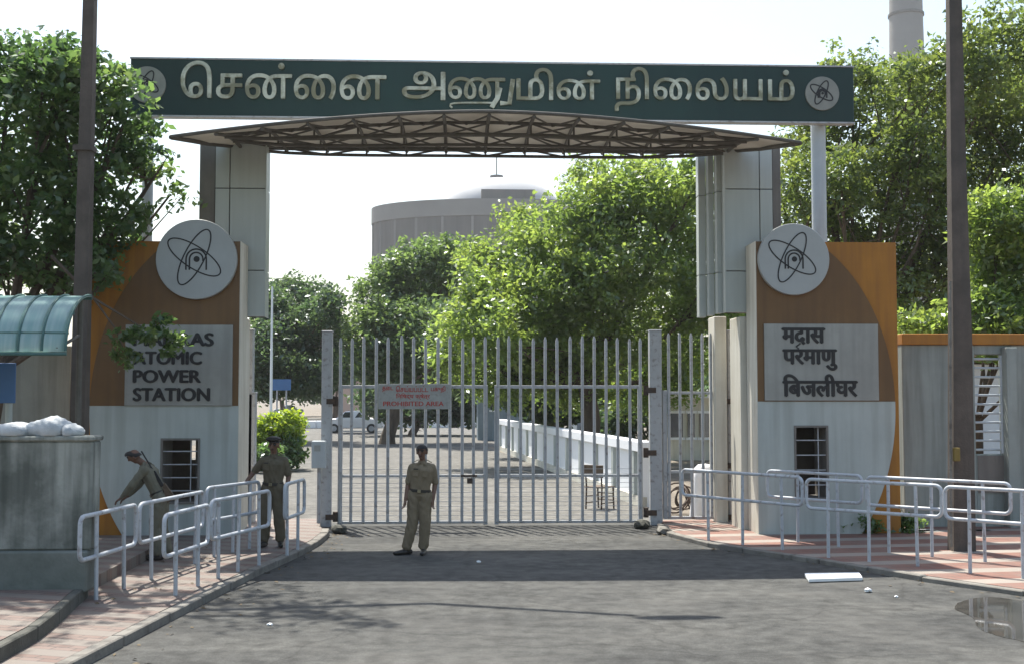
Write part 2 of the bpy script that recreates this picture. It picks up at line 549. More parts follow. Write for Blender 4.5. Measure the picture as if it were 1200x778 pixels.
def water_mat():
    m, nt, b, N, L = newmat('puddle_water')
    tc, n1 = N('ShaderNodeTexCoord'), N('ShaderNodeTexNoise')
    n1.inputs['Scale'].default_value = 3
    L(tc.outputs['Object'], n1.inputs[0])
    r = ramp(nt, [(.4, (.045, .044, .039)), (.6, (.065, .063, .056))])
    L(n1.outputs[0], r.inputs[0])
    L(r.outputs[0], b.inputs['Base Color'])
    b.inputs['Roughness'].default_value = .03
    b.inputs['Specular IOR Level'].default_value = .5
    bp = N('ShaderNodeBump')
    bp.inputs['Strength'].default_value, bp.inputs['Distance'].default_value = .02, .01
    L(n1.outputs[0], bp.inputs['Height'])
    L(bp.outputs[0], b.inputs['Normal'])
    return m
M['water'] = water_mat()
M['wet'] = pmat('wet_asphalt', (.040, .039, .035), (.055, .053, .047), 2, .42, .3, 60)


# ------------------------------------------------------------------ lettering
def text_data(body, bold=0.0):
    """triangles of BODY: outlines as one constrained triangulation, kept where the winding number is not zero"""
    c = bpy.data.curves.new('t', 'FONT')
    c.body, c.resolution_u, c.fill_mode = body, 4, 'NONE'
    o = bpy.data.objects.new('t', c)
    COL.objects.link(o)
    bpy.context.view_layer.update()
    dg = bpy.context.evaluated_depsgraph_get()
    me = bpy.data.meshes.new_from_object(o.evaluated_get(dg))
    P0 = [(v.co.x, v.co.y) for v in me.vertices]
    E0 = [tuple(e.vertices) for e in me.edges]
    bpy.data.meshes.remove(me)
    bpy.data.objects.remove(o)
    bpy.data.curves.remove(c)
    P, E = [], []
    for dx, dy in (((0, 0),) if not bold else ((-bold, 0), (bold, 0), (0, -bold * .6), (0, bold * .6))):
        n = len(P)
        P += [(p[0] + dx, p[1] + dy) for p in P0]
        E += [(a + n, b + n) for a, b in E0]
    # direction of each outline edge follows the order of its vertices around the loop
    nxt = {}
    for a, b in E:
        nxt.setdefault(a, []).append(b)
        nxt.setdefault(b, []).append(a)
    seen, D = set(), []
    for a in range(len(P)):
        if a in seen or a not in nxt:
            continue
        p, q = a, (a + 1 if a + 1 in nxt[a] else nxt[a][0])
        seen.add(a)
        D.append((p, q))
        while q != a:
            seen.add(q)
            r = [k for k in nxt[q] if k != p]
            if not r:
                break
            p, q = q, r[0]
            D.append((p, q))
    res = delaunay_2d_cdt([Vector(p) for p in P], [tuple(e) for e in E], [], 0, 1e-6)
    V, T = [(v.x, v.y) for v in res[0]], [tuple(f) for f in res[2]]
    cen = np.array([[sum(V[k][q] for k in f) / len(f) for q in (0, 1)] for f in T])
    wind = np.zeros(len(T), dtype=int)
    for a, b in D:
        (x0, y0), (x1, y1) = P[a], P[b]
        if y0 == y1:
            continue
        lo, hi = min(y0, y1), max(y0, y1)
        m = (cen[:, 1] >= lo) & (cen[:, 1] < hi)
        xx = x0 + (cen[:, 1] - y0) / (y1 - y0) * (x1 - x0)
        wind[m & (xx > cen[:, 0])] += 1 if y1 > y0 else -1
    fs = [f for f, w in zip(T, wind) if w != 0]
    used = sorted({k for f in fs for k in f})
    mp = {k: i for i, k in enumerate(used)}
    return [V[k] for k in used], [tuple(mp[k] for k in f) for f in fs]

def fit_text(mb, body, rect, y, depth, bold=0.0):
    """letters of BODY fitted to the pixel rectangle rect = (u0, v0, u1, v1) on the plane y, standing DEPTH proud of it"""
    vs, fs = text_data(body, bold)
    a, b = Y(rect[0], rect[3], y), Y(rect[2], rect[1], y)
    xs, zs = [p[0] for p in vs], [p[1] for p in vs]
    x0, x1, z0, z1 = min(xs), max(xs), min(zs), max(zs)
    P = [(a.x + (p[0] - x0) / (x1 - x0) * (b.x - a.x), a.z + (p[1] - z0) / (z1 - z0) * (b.z - a.z)) for p in vs]
    n = len(P)
    V = [(p[0], y - depth, p[1]) for p in P] + [(p[0], y - .001, p[1]) for p in P]
    FS = list(fs) + [tuple(i + n for i in f)[::-1] for f in fs]
    edges = set()
    for f in fs:
        for i in range(len(f)):
            edges.add((f[i], f[(i + 1) % len(f)]))
    for (i, j) in edges:
        if (j, i) not in edges:
            FS.append((i, j, j + n, i + n))
    mb.add(V, FS)

def ribbon(mb, pts, w, y, depth, closed=False):
    """a flat stroke of width w through points (x, z) on the plane y"""
    k = len(pts)
    L, R = [], []
    for i in range(k):
        p, q = (pts[i - 1], pts[(i + 1) % k]) if closed else (pts[max(i - 1, 0)], pts[min(i + 1, k - 1)])
        d = Vector((q[0] - p[0], q[1] - p[1])).normalized()
        nx, nz = -d.y * w / 2, d.x * w / 2
        L.append((pts[i][0] + nx, pts[i][1] + nz))
        R.append((pts[i][0] - nx, pts[i][1] - nz))
    vs = [(p[0], yy, p[1]) for yy in (y - depth, y - .001) for p in L + R]
    fs = []
    for i in range(k if closed else k - 1):
        j = (i + 1) % k
        fs += [(i, j, j + k, i + k), (i + 2 * k, i + 3 * k, j + 3 * k, j + 2 * k), (i, i + 2 * k, j + 2 * k, j), (i + k, j + k, j + 3 * k, i + 3 * k)]
    if not closed:
        fs += [(0, k, 3 * k, 2 * k), (k - 1, 3 * k - 1, 4 * k - 1, 2 * k - 1)]
    mb.add(vs, fs)

def atom(cx, cz, R, y, depth, w):
    """the crossed orbits and arched centre of the emblem"""
    mb = MB()
    for ang, a, b in ((math.radians(-33), .76, .27), (math.radians(64), .76, .25)):
        pts = []
        for i in range(48):
            t = 2 * math.pi * i / 48
            x, z = a * R * math.cos(t), b * R * math.sin(t)
            pts.append((cx - .05 * R + x * math.cos(ang) - z * math.sin(ang), cz + .05 * R + x * math.sin(ang) + z * math.cos(ang)))
        ribbon(mb, pts, w, y, depth + .001 * (ang > 0), True)
    for r, lo in ((.25, -.27), (.165, -.27)):
        pts = [(cx - r * R, cz + lo * R)] + [(cx + r * R * math.cos(t), cz + r * R * math.sin(t)) for t in [math.pi - math.pi * i / 14 for i in range(15)]] + [(cx + r * R, cz + (lo if r > .2 else -.05) * R)]
        ribbon(mb, pts, w * 1.15, y, depth + .003)
    pts = [(cx + .01 * R + .075 * R * math.cos(t), cz + .075 * R * math.sin(t)) for t in [2 * math.pi * i / 20 for i in range(20)]]
    mb.prism([(p[0], y - depth - .004, p[1]) for p in pts], 0, (0, depth + .003, 0))
    return mb

def disc(cx, cz, R, y0, y1, n=48):
    mb = MB()
    mb.prism([(cx + R * math.cos(2 * math.pi * i / n), y0, cz + R * math.sin(2 * math.pi * i / n)) for i in range(n)], 0, (0, y1 - y0, 0))
    return mb


# ------------------------------------------------------------------ ground, roads, pavements
def sheet(name, pts, z, mat):
    mb = MB()
    mb.add([(p[0], p[1], z) for p in pts], [tuple(range(len(pts)))])
    return tag(mb.build(name, mat), kind='structure')

sheet('ground', [(-900, -60), (900, -60), (900, 1800), (-900, 1800)], 0, M['soil'])
YG = 22.3
PZ = .10
kl = [G(u, v, PZ) for u, v in ((-330, 1010), (80, 778), (200, 717), (300, 667), (350, 645), (374, 632), (384, 624), (386, 619))]
kr = [G(u, v, PZ - .03) for u, v in ((770, 613), (772, 617), (784, 624), (830, 636), (870, 642), (960, 655), (1080, 675), (1200, 692), (1500, 740))]
sheet('road', [(-13, -20), (20, -20), (20, 22.9), (-13, 22.9)], .004, M['asphalt'])
sheet('inner_road', [(-14, 22.904), (4.2, 22.904), (4.6, 30), (1.2, 58), (9, 75), (9, 150), (-60, 150), (-60, 75), (-9, 60)], .004, M['inner'])

def curb(name, line, z, w, side, mat):
    """a kerb along line: inner edge moved by w towards side"""
    mb = MB()
    n = len(line)
    inn = []
    for i in range(n):
        d = (line[min(i + 1, n - 1)] - line[max(i - 1, 0)])
        d.z = 0
        d.normalize()
        inn.append(line[i] + Vector((-d.y, d.x, 0)) * w * side)
    for i in range(n - 1):
        segs = max(1, int((line[i + 1] - line[i]).length / .9))
        for k in range(segs):
            t0, t1 = k / segs, (k + 1) / segs - .012
            q = [line[i].lerp(line[i + 1], t0), line[i].lerp(line[i + 1], t1), inn[i].lerp(inn[i + 1], t1), inn[i].lerp(inn[i + 1], t0)]
            dz = random.uniform(-.008, .008)
            mb.prism([(p.x, p.y, -.05) for p in q], 0, (0, 0, z + .05 + dz))
    o = mb.build(name, mat, bevel=.012)
    return tag(o, kind='structure'), inn

_, kli = curb('kerb', kl, PZ + .004, .13, 1, M['kerb'])
_, kri = curb('kerb', kr, PZ - .03 + .004, .13, 1, M['kerb'])
mb = MB()
mb.prism([(p.x, p.y, -.1) for p in kli] + [(kli[-1].x - .3, 22.85, -.1), (-13, 22.85, -.1), (-13, kli[0].y, -.1)], 0, (0, 0, PZ + .1))
tag(mb.build('pavement', M['pave_l']), kind='structure')
mb = MB()
mb.prism([(p.x, p.y, -.1) for p in kri] + [(20, kri[-1].y, -.1), (20, 22.6, -.1), (kri[0].x, 22.6, -.1)], 0, (0, 0, PZ - .03 + .1))
tag(mb.build('pavement', M['pave_r']), kind='structure')
# raised stretch of pavement in front of the sentry wall
up = [G(u, v, .24) for u, v in ((-300, 905), (0, 757), (45, 733), (70, 714), (92, 694), (104, 684))]
_, upi = curb('kerb', up, .243, .10, 1, M['kerb_dark'])
mb = MB()
mb.prism([(p.x, p.y, -.1) for p in upi] + [(upi[-1].x - .05, 18.5, -.1), (-12.9, 18.5, -.1), (-12.9, upi[0].y, -.1)], 0, (0, 0, .34))
tag(mb.build('pavement', M['pave_l']), kind='structure')
# puddle
def blob(name, pix, z, mat):
    pu = [G(u, v) for u, v in pix]
    cp = []
    for i in range(len(pu)):
        for t in (0, .2, .4, .6, .8):
            a, b, c, d = pu[i - 1], pu[i], pu[(i + 1) % len(pu)], pu[(i + 2) % len(pu)]
            cp.append(.5 * ((2 * b) + (c - a) * t + (2 * a - 5 * b + 4 * c - d) * t * t + (3 * b - a - 3 * c + d) * t ** 3))
    mb = MB()
    mb.add([(p.x + random.uniform(-.012, .012), p.y + random.uniform(-.02, .02), z) for p in cp], [tuple(range(len(cp)))])
    tag(mb.build(name, mat), kind='structure')
blob('puddle', [(1126, 705), (1160, 700), (1215, 706), (1320, 728), (1330, 752), (1240, 757), (1185, 749), (1150, 738), (1140, 724), (1120, 714)], .008, M['water'])


# ------------------------------------------------------------------ sign panels of the gateway
YP = G(887, 630).y
def panel(flip, label, U, vtop, vmid, ellc_u, ell_v, ell_right_u, ell_top_v, win, plaque, dsc, lines, name_lines):
    """U = (inner edge, outer edge) pixels; flip = -1 where the arc bulges to smaller u"""
    X = lambda u, v=467: Y(u, v, YP).x
    Z = lambda v, u=600: Y(u, v, YP).z
    xi, xo = X(U[0]), X(U[1])
    um = (U[0] + U[1]) / 2
    zt, zm = Y(um, vtop, YP).z, Y(um, vmid, YP).z
    root = thing('sign_panel', label, 'sign panel', ((xi + xo) / 2, YP, 0), 'sign panels of the gateway')
    wx = sorted((X(win[0]), X(win[2])))
    wz = (Y(um, win[3], YP).z, Y(um, win[1], YP).z)
    lo, hi = min(xi, xo), max(xi, xo)
    mb = MB()
    TH = .62
    mb.box(lo, wx[0], YP, YP + TH, 0, zt)
    mb.box(wx[1], hi, YP, YP + TH, 0, zt)
    mb.box(wx[0], wx[1], YP, YP + TH, 0, wz[0])
    mb.box(wx[0], wx[1], YP, YP + TH, wz[1], zt)
    mb.build('slab', M['orange'], root)
    cx, cz = X(ellc_u), Y(um, ell_v, YP).z
    A, B = abs(X(ell_right_u) - cx), Y(um, ell_top_v, YP).z - cz
    arc = lambda z: cx + flip * A * math.sqrt(max(0, 1 - ((z - cz) / B) ** 2))
    def strip(mb, fa, fb, z0, z1, n, y0, y1):
        zs = [z0 + (z1 - z0) * i / n for i in range(n + 1)]
        a = [(fa(z), z) for z in zs]
        b = [(fb(z), z) for z in reversed(zs)]
        poly = [(p[0], y0, p[1]) for p in a + b]
        out = [poly[0]]
        for p in poly[1:]:
            if (Vector(p) - Vector(out[-1])).length > 1e-4:
                out.append(p)
        mb.prism(out, 0, (0, y1 - y0, 0))
    k = lambda c: (lambda z: c)
    ins = xi + flip * .0
    mb = MB()
    strip(mb, k(ins), arc, zm, min(zt - .003, cz + B * .999), 28, YP - .05, YP - .002)
    mb.build('brown_arch', M['brown'], root)
    far, near = (wx[1], wx[0]) if flip > 0 else (wx[0], wx[1])
    mb = MB()
    strip(mb, k(ins), arc, wz[1], zm - .002, 12, YP - .045, YP - .002)
    strip(mb, k(ins), k(near), wz[0], wz[1], 1, YP - .045, YP - .002)
    strip(mb, k(far), arc, wz[0], wz[1], 16, YP - .045, YP - .002)
    strip(mb, k(ins), arc, .0, wz[0], 16, YP - .045, YP - .002)
    mb.build('white_base', M['white_wall'], root)
    # cream return on the inner edge
    mb = MB()
    e = xi - flip * .012
    mb.box(min(e, xi), max(e, xi), YP - .05, YP + TH + .02, 0, zt)
    mb.build('edge_return', M['cream'], root)
    # window: frame, bars and the room behind it
    fr = MB()
    t = .035
    for b in ((wx[0], wx[0] + t, wz[0], wz[1]), (wx[1] - t, wx[1], wz[0], wz[1]), (wx[0] + t, wx[1] - t, wz[0], wz[0] + t), (wx[0] + t, wx[1] - t, wz[1] - t, wz[1])):
        fr.box(b[0], b[1], YP - .06, YP + TH + .02, b[2], b[3])
    w = fr.build('window', M['col_brown'], root)
    br = MB()
    for i in range(1, 5):
        z = wz[0] + (wz[1] - wz[0]) * i / 5
        br.beam((wx[0] + t, YP, z), (wx[1] - t, YP, z), .018, .018)
    br.beam((wx[1] - .16, YP + .012, wz[0] + t), (wx[1] - .16, YP + .012, wz[1] - t), .016, .016)
    br.build('grille', M['steel'], w)
    rm = MB()
    rm.box(wx[0] - .3, wx[0] + .38 * (wx[1] - wx[0]), YP + TH + .5, YP + TH + .55, wz[0] - .4, wz[1] + .3)
    rm.box(wx[0] + .38 * (wx[1] - wx[0]), wx[1] + .3, YP + TH + .5, YP + TH + .55, wz[0] - .4, wz[0] + .62 * (wz[1] - wz[0]))
    rm.box(wx[0] + .62 * (wx[1] - wx[0]), wx[1] + .3, YP + TH + .5, YP + TH + .55, wz[0] + .62 * (wz[1] - wz[0]), wz[1] + .3)
    rm.box(wx[0] - .3, wx[1] + .3, YP + TH, YP + TH + .55, wz[1] + .3, wz[1] + .33)
    rm.box(wx[0] - .33, wx[0] - .3, YP + TH, YP + TH + .55, wz[0] - .4, wz[1] + .33)
    rm.box(wx[1] + .3, wx[1] + .33, YP + TH, YP + TH + .55, wz[0] - .4, wz[1] + .33)
    rm.build('room_wall', M['brickwall'], root)
    # plaque with its lettering
    a, b = Y(plaque[0], plaque[3], YP), Y(plaque[2], plaque[1], YP)
    pb = MB()
    pb.box(a.x, b.x, YP - .075, YP - .051, a.z, b.z)
    pl = pb.build('plaque', M['plaque'], root, bevel=.004)
    for body, rect in lines:
        lt = MB()
        fit_text(lt, body, rect, YP - .075, .012, .046)
        if name_lines and body == lines[0][0]:
            for pts in name_lines:
                ribbon(lt, [(Y(u, v, YP - .075).x, Y(u, v, YP - .075).z) for u, v in pts], .028, YP - .075, .011)
        lt.build('lettering', M['black'], pl)
    # emblem
    c, r = Y(dsc[0], dsc[1], YP - .15), dsc[2] / F * YP
    e = disc(c.x, c.z, r, YP - .15, YP - .052).build('emblem', M['disc'], root, bevel=.008)
    atom(c.x, c.z, r, YP - .15, .006, .022).build('atom_mark', M['black'], e)
    return root

panel(1, 'orange and brown gateway panel with black Hindi lettering under a white atom emblem', (887, 1053), 284, 470, 886, 478, 1048, 262,
      (929, 498, 969, 585), (895, 380, 1027, 469), (930.5, 304, 42.5),
      [('मदास', (916, 384, 967, 404)), ('परमाणु', (917, 409, 981, 434)), ('िबजलीघर', (917, 438, 1005, 465))],
      [[(938, 402), (933, 406), (936, 408.5)], ])
panel(-1, 'orange and brown gateway panel with black English lettering and leaves hanging over its plaque', (280, 104), 283, 475, 282, 480, 106, 255,
      (190, 513, 236, 590), (147, 381, 274, 475), (230, 304, 46.5),
      [('MADRAS', (155.5, 390, 251, 405.5)), ('ATOMIC', (155.5, 411.5, 237, 427)), ('POWER', (155.5, 433, 236, 448.5)), ('STATION', (155.5, 454, 246.5, 470))], [])


# ------------------------------------------------------------------ clad pillars
def pillar(label, main, outer, steps, vt, vb, joint_v, joint_u, vcol, low):
    """main = (u0, u1) of the clad box, outer = (u0, u1) of the plain column, steps = edges of the receding fins"""
    y0 = YP + .66
    root = thing('gate_pillar', label, 'pillar', (Y(sum(main) / 2, 467, y0).x, y0, 0), 'pillars of the gateway')
    x0, x1 = Y(main[0], 467, y0).x, Y(main[1], 467, y0).x
    um = sum(main) / 2
    zt, zb = Y(um, vt, y0).z, Y(um, vb, y0).z
    zs = [zb] + [Y(um, v, y0).z for v in joint_v] + [zt]
    xj = Y(joint_u, 467, y0).x
    mb = MB()
    g = .008
    for i in range(len(zs) - 1):
        for a, b in ((x0, xj - g), (xj + g, x1)):
            mb.box(a, b, y0, y0 + .05, zs[i] + (g if i else 0), zs[i + 1] - (g if i < len(zs) - 2 else 0))
    mb.build('cladding_panel', M['clad'], root, bevel=.004)
    mb = MB()
    mb.box(x0 + .004, x1 - .004, y0 + .051, y0 + .34, zb + .004, zt)
    mb.build('backing', M['joint'], root)
    xin = x0 if steps and steps[0] < main[0] else x1
    y = y0
    px = xin
    for k, u in enumerate(steps):
        y += .24
        xs = Y(u, 467, y).x
        mb = MB()
        q = [zb - .02 * k] + [z for z in zs[1:-1]] + [zt - .02]
        for i in range(len(q) - 1):
            mb.box(min(xs, px), max(xs, px), y, y + .23, q[i] + (.006 if i else 0), q[i + 1] - .006)
        mb.build('fin', M['clad'], root, bevel=.006)
        px = xs
    # narrow side face of the clad box
    mb = MB()
    mb.box(xin - .01, xin + .012, y0 - .004, y0 + .235, zb, zt - .02)
    mb.build('edge_trim', M['clad'], root)
    ox0, ox1 = Y(outer[0], 467, y0 + .1).x, Y(outer[1], 467, y0 + .1).x
    mb = MB()
    if ox0 < x0:
        ox1 = x0 - .004
    else:
        ox0 = x1 + .004
    mb.box(ox0, ox1, y0 + .03, y0 + .5, 0, Y(um, vcol, y0).z)
    mb.build('column', M['col_brown'], root, bevel=.015)
    for (ua, ub, yy, d, vtop, mat) in low:
        mb = MB()
        mb.box(Y(ua, 467, yy).x, Y(ub, 467, yy).x, yy, yy + d, 0, Y(um, vtop, yy).z)
        mb.build('lower_wall', mat, root, bevel=.01)
    return root

pillar('clad gateway pillar with receding fins behind the panel of Hindi lettering', (852, 908), (908, 917), (842, 832, 820.5), 172, 366, (318, 222), 893, 170,
       [(868, 900, YP + .68, .8, 371, M['cream']), (838, 852, YP + 1.9, .55, 371, M['cream'])])
pillar('plain clad gateway pillar behind the panel of English lettering', (249, 308.5), (231, 249), (310.5,), 168, 371, (317, 221), 266, 168,
       [(262, 285, YP + .68, .6, 372, M['cream'])])


# ------------------------------------------------------------------ signboard on two posts
YS = 21.95
a, b = Y(152, 137, YS), Y(1000, 79.5, YS)
bx0, bx1, bz0, bz1 = a.x, b.x, Y(1000, 143.5, YS).z, b.z
sb = thing('overhead_signboard', 'long dark green board with metal Tamil lettering spanning the gateway on two posts', 'signboard', ((bx0 + bx1) / 2, YS, 0))
mb = MB()
mb.box(bx0, bx1, YS, YS + .18, bz0, bz1)
board = mb.build('board', M['green'], sb, bevel=.01)
mb = MB()
mb.box(bx0 - .012, bx1 + .012, YS - .014, YS + .19, bz1 + .001, bz1 + .03)
mb.box(bx0 - .012, bx1 + .012, YS - .014, YS + .19, bz0 - .03, bz0 - .001)
mb.build('edge_trim', M['steel'], sb)
W1, W2, W3 = MB(), MB(), MB()
LD = .05
fit_text(W1, 'ெசன்ைன', (212, 75, 453, 116), YS, LD, .012)
fit_text(W2, 'அ', (471, 85, 522, 118), YS, LD, .012)
fit_text(W2, 'ண', (525, 92, 592, 117), YS, LD, .012)
tail = lambda pts, w, d: ribbon(W2, [(Y(u, v, YS).x, Y(u, v, YS).z) for u, v in pts], w, YS, d)
tail([(601, 94), (597, 122), (586, 122)], .085, LD + .004)
tail([(586, 104), (583, 116), (576, 127)], .085, LD + .007)
tail([(578, 121.5), (560, 121.3), (545, 121.3), (532, 121.8), (528, 123), (527.5, 125), (530, 127)], .032, LD - .012)
fit_text(W2, 'மி', (605, 81, 648, 118), YS, LD, .012)
fit_text(W2, 'ன்', (652, 84, 703, 118), YS, LD, .012)
fit_text(W3, 'நிைலயம்', (720, 82, 930, 131), YS, LD, .012)
for w in (W1, W2, W3):
    w.build('lettering', M['chrome'], board)
for u, v, r in ((173, 100, 21.5), (963, 110.5, 20.5)):
    c = Y(u, v, YS)
    R = r / F * YS
    e = disc(c.x, c.z, R, YS - .04, YS - .002).build('emblem', M['disc_sign'], sb, bevel=.005)
    atom(c.x, c.z, R, YS - .04, .005, .024).build('atom_mark', M['black'], e)
for u0, u1 in ((165, 178), (953, 970)):
    x0, x1 = Y(u0, 300, YS + .3).x, Y(u1, 300, YS + .3).x
    mb = MB()
    r = (x1 - x0) / 2
    mb.tube([((x0 + x1) / 2, YS + .2 + r, 0), ((x0 + x1) / 2, YS + .2 + r, bz1 - .1)], r, 18)
    mb.build('post', M['post'], sb, smooth=True)


# ------------------------------------------------------------------ canopy with its trusses
CY, CX0, CX1 = 18.75, Y(200, 160, 18.75).x, Y(938, 165, 18.75).x
cxm, hw = (CX0 + CX1) / 2, (CX1 - CX0) / 2
ZC, ZE = Y(575, 131.5, CY).z, Y(200, 161, CY).z
def can(s, t):
    """point of the underside: s along the gateway -1..1, t from the front edge to the back edge"""
    tp = (max(0.0, 1 - abs(s) ** 7)) ** .55
    zf = ZC - (ZC - ZE) * (abs(s) ** 1.7)
    zb = Y(575, 176, CY + 2.9).z - .06 * abs(s) ** 3
    zb = zb * tp + zf * (1 - tp)
    return Vector((cxm + s * hw, CY + 2.9 * t * tp, zf + (zb - zf) * t + .10 * math.sin(math.pi * t) * tp))
cn = thing('gateway_canopy', 'shallow arched canopy of tan sheets on rusty trusses between the two pillars', 'canopy', (cxm, CY + 1.5, ZE))
mb = MB()
NS, NT = 60, 8
for i in range(NS):
    for j in range(NT):
        pass
vs = [can(-1 + 2 * i / NS, j / NT) for i in range(NS + 1) for j in range(NT + 1)]
tops = [p + Vector((0, 0, .03)) for p in vs]
idx = lambda i, j: i * (NT + 1) + j
fs = [(idx(i, j), idx(i + 1, j), idx(i + 1, j + 1), idx(i, j + 1)) for i in range(NS) for j in range(NT)]
n = len(vs)
mb.add(vs + tops, fs + [tuple(q + n for q in f)[::-1] for f in fs] +
       [(idx(i, 0), idx(i, 0) + n, idx(i + 1, 0) + n, idx(i + 1, 0)) for i in range(NS)] + [(idx(i, NT), idx(i + 1, NT), idx(i + 1, NT) + n, idx(i, NT) + n) for i in range(NS)])
mb.build('roof_sheet', M['canopy'], cn, smooth='all')
mb = MB()
mb.tube([can(-1 + 2 * i / 40, 0) + Vector((0, -.02, .0)) for i in range(41)], .03, 8)
mb.tube([can(-1 + 2 * i / 40, 1) + Vector((0, .02, .0)) for i in range(41)], .04, 8)
mb.build('edge_beam', M['truss'], cn, smooth=True)
dn = Vector((0, 0, -.05))
NB = 12
for t, drop in ((.30, .18), (.62, .16), (.93, .10)):
    mb = MB()
    ss = [-.86 + 1.72 * i / NB for i in range(NB + 1)]
    topc = [can(s, t) + dn for s in ss]
    zlow = min(can(0, t).z, 9) - .05
    low = []
    for s, p in zip(ss, topc):
        e = max(0.0, 1 - (abs(s) / .86) ** 4)
        low.append(Vector((p.x, p.y, p.z - drop * e - .03)))
    mb.tube(topc, .03, 6)
    mb.tube(low, .03, 6)
    for i in range(NB + 1):
        mb.tube([topc[i], low[i]], .018, 6)
        if i < NB:
            a, b = (topc[i], low[i + 1]) if i % 2 else (low[i], topc[i + 1])
            mb.tube([a, b], .018, 6)
    mb.build('truss', M['truss'], cn, smooth=True)
for i in range(NB + 1):
    s = -.86 + 1.72 * i / NB
    mb = MB()
    pts = [can(s, t / 8) + Vector((0, 0, -.05)) for t in range(9)]
    mb.tube(pts, .032, 6)
    if i < NB:
        s2 = s + 1.72 / NB
        sm = (s + s2) / 2
        mb.tube([can(s, .02) + dn, can(sm, .30) + dn * 1.6, can(s2, .02) + dn], .016, 6)
        mb.tube([can(s, .62) + dn * 1.3, can(s2, .30) + dn * 1.3], .016, 6)
        mb.tube([can(s, .62) + dn * 1.3, can(s2, .93) + dn * 1.3], .016, 6)
    mb.build('rafter', M['truss'], cn, smooth=True)


# ------------------------------------------------------------------ the gate
XG = lambda u: Y(u, 500, YG).x
ZG = lambda v, u=575: Y(u, v, YG).z
def gate_leaf(label, u0, u1, bars, hinge_u):
    x0, x1 = XG(u0), XG(u1)
    root = thing('gate_leaf', label, 'gate', (XG(hinge_u), YG, 0), 'leaves of the main gate')
    zr = (ZG(615), ZG(557), ZG(453))
    for u in (u0, u1):
        x = XG(u)
        mb = MB()
        mb.box(x - .04, x + .04, YG - .04, YG + .04, .03, ZG(451))
        mb.build('stile', M['steel'], root, bevel=.006)
    for z, h in zip(zr, (.05, .05, .06)):
        mb = MB()
        mb.box(min(x0, x1) + .042, max(x0, x1) - .042, YG - .026, YG + .026, max(.05, z - h / 2), max(.05, z - h / 2) + h)
        mb.build('rail', M['steel'], root, bevel=.005)
    for u in bars:
        x = XG(u)
        mb = MB()
        zt = ZG(395) + random.uniform(-.03, .03)
        lean = random.uniform(-.01, .01)
        mb.tube([(x, YG - .052, .08), (x + lean * .5, YG - .052, 1.8), (x + lean, YG - .052, zt - .06), (x + lean, YG - .052, zt)], [.029, .029, .029, .011], 8)
        mb.build('bar', M['steel'], root, smooth=True)
    mb = MB()                                   # thin wires low on the leaf
    zz = [.12 + .085 * i for i in range(12)]
    for z in zz:
        mb.beam((min(x0, x1) + .04, YG - .078, z), (max(x0, x1) - .04, YG - .078, z), .007, .007)
    mb.build('wire_mesh', M['steel'], root)
    return root
l1 = [399, 412, 426.5, 441, 455, 470, 484.5, 499, 513.5, 527.5, 541.5, 555, 569]
l2 = [583, 596, 610, 624.5, 638.5, 653, 667.5, 682, 696, 710, 724, 738, 750]
ga = gate_leaf('silver barred gate leaf carrying the red lettered warning sign', 399, 569, l1, 392)
gb = gate_leaf('silver barred gate leaf next to the wicket gate, chair visible through it', 582, 750, l2, 757)
wk = thing('wicket_gate', 'narrow barred wicket gate between the main gate and the finned pillar', 'gate', (XG(842), YG, 0))
for u in (779, 840):
    mb = MB()
    mb.box(XG(u) - .04, XG(u) + .04, YG - .04, YG + .04, .12, ZG(457))
    mb.build('stile', M['steel'], wk, bevel=.006)
for v in (460, 553, 607):
    mb = MB()
    mb.box(XG(779) + .042, XG(840) - .042, YG - .025, YG + .025, ZG(v) - .025, ZG(v) + .025)
    mb.build('rail', M['steel'], wk, bevel=.005)
for u in (783.5, 796.5, 810, 823, 833):
    mb = MB()
    zt = ZG(390)
    mb.tube([(XG(u), YG - .05, .16), (XG(u), YG - .05, zt - .06), (XG(u), YG - .05, zt)], [.029, .029, .011], 8)
    mb.build('bar', M['steel'], wk, smooth=True)

def gate_post(label, u0, u1, v, hinges=()):
    x0, x1 = XG(u0), XG(u1)
    root = thing('gate_post', label, 'gate post', ((x0 + x1) / 2, YG, 0))
    mb = MB()
    mb.box(x0, x1, YG - .1, YG + .1, 0, ZG(v))
    mb.build('post', M['steel'], root, bevel=.012)
    mb = MB()
    mb.box(x0 - .006, x1 + .006, YG - .106, YG + .106, ZG(v) + .001, ZG(v) + .03)
    mb.build('cap', M['steel'], root, bevel=.008)
    for hu, hv in hinges:
        mb = MB()
        p = Y(hu, hv, YG - .02)
        mb.tube([(p.x, p.y, p.z - .09), (p.x, p.y, p.z + .09)], .05, 10)
        mb.box(min(p.x, (x0 + x1) / 2), max(p.x, (x0 + x1) / 2), YG - .115, YG - .101, p.z - .05, p.z + .05)
        mb.build('hinge', M['rust'], root, smooth=True)
    return root
gate_post('tall square grey post beside the open way where the dark guard stands', 377, 389, 390, ((393, 470), (393, 605)))
gate_post('tall square grey post hinging the main gate next to the wicket', 761, 775, 388, ((757, 457), (757, 530), (757, 600)))
gate_post('grey steel post against the plain clad pillar', 287, 296.5, 388)
gate_post('short dark steel post beside the open passage', 291, 300, 461)
gate_post('grey steel post against the finned pillar', 852, 864, 388, ((848, 470), (848, 545), (848, 605)))

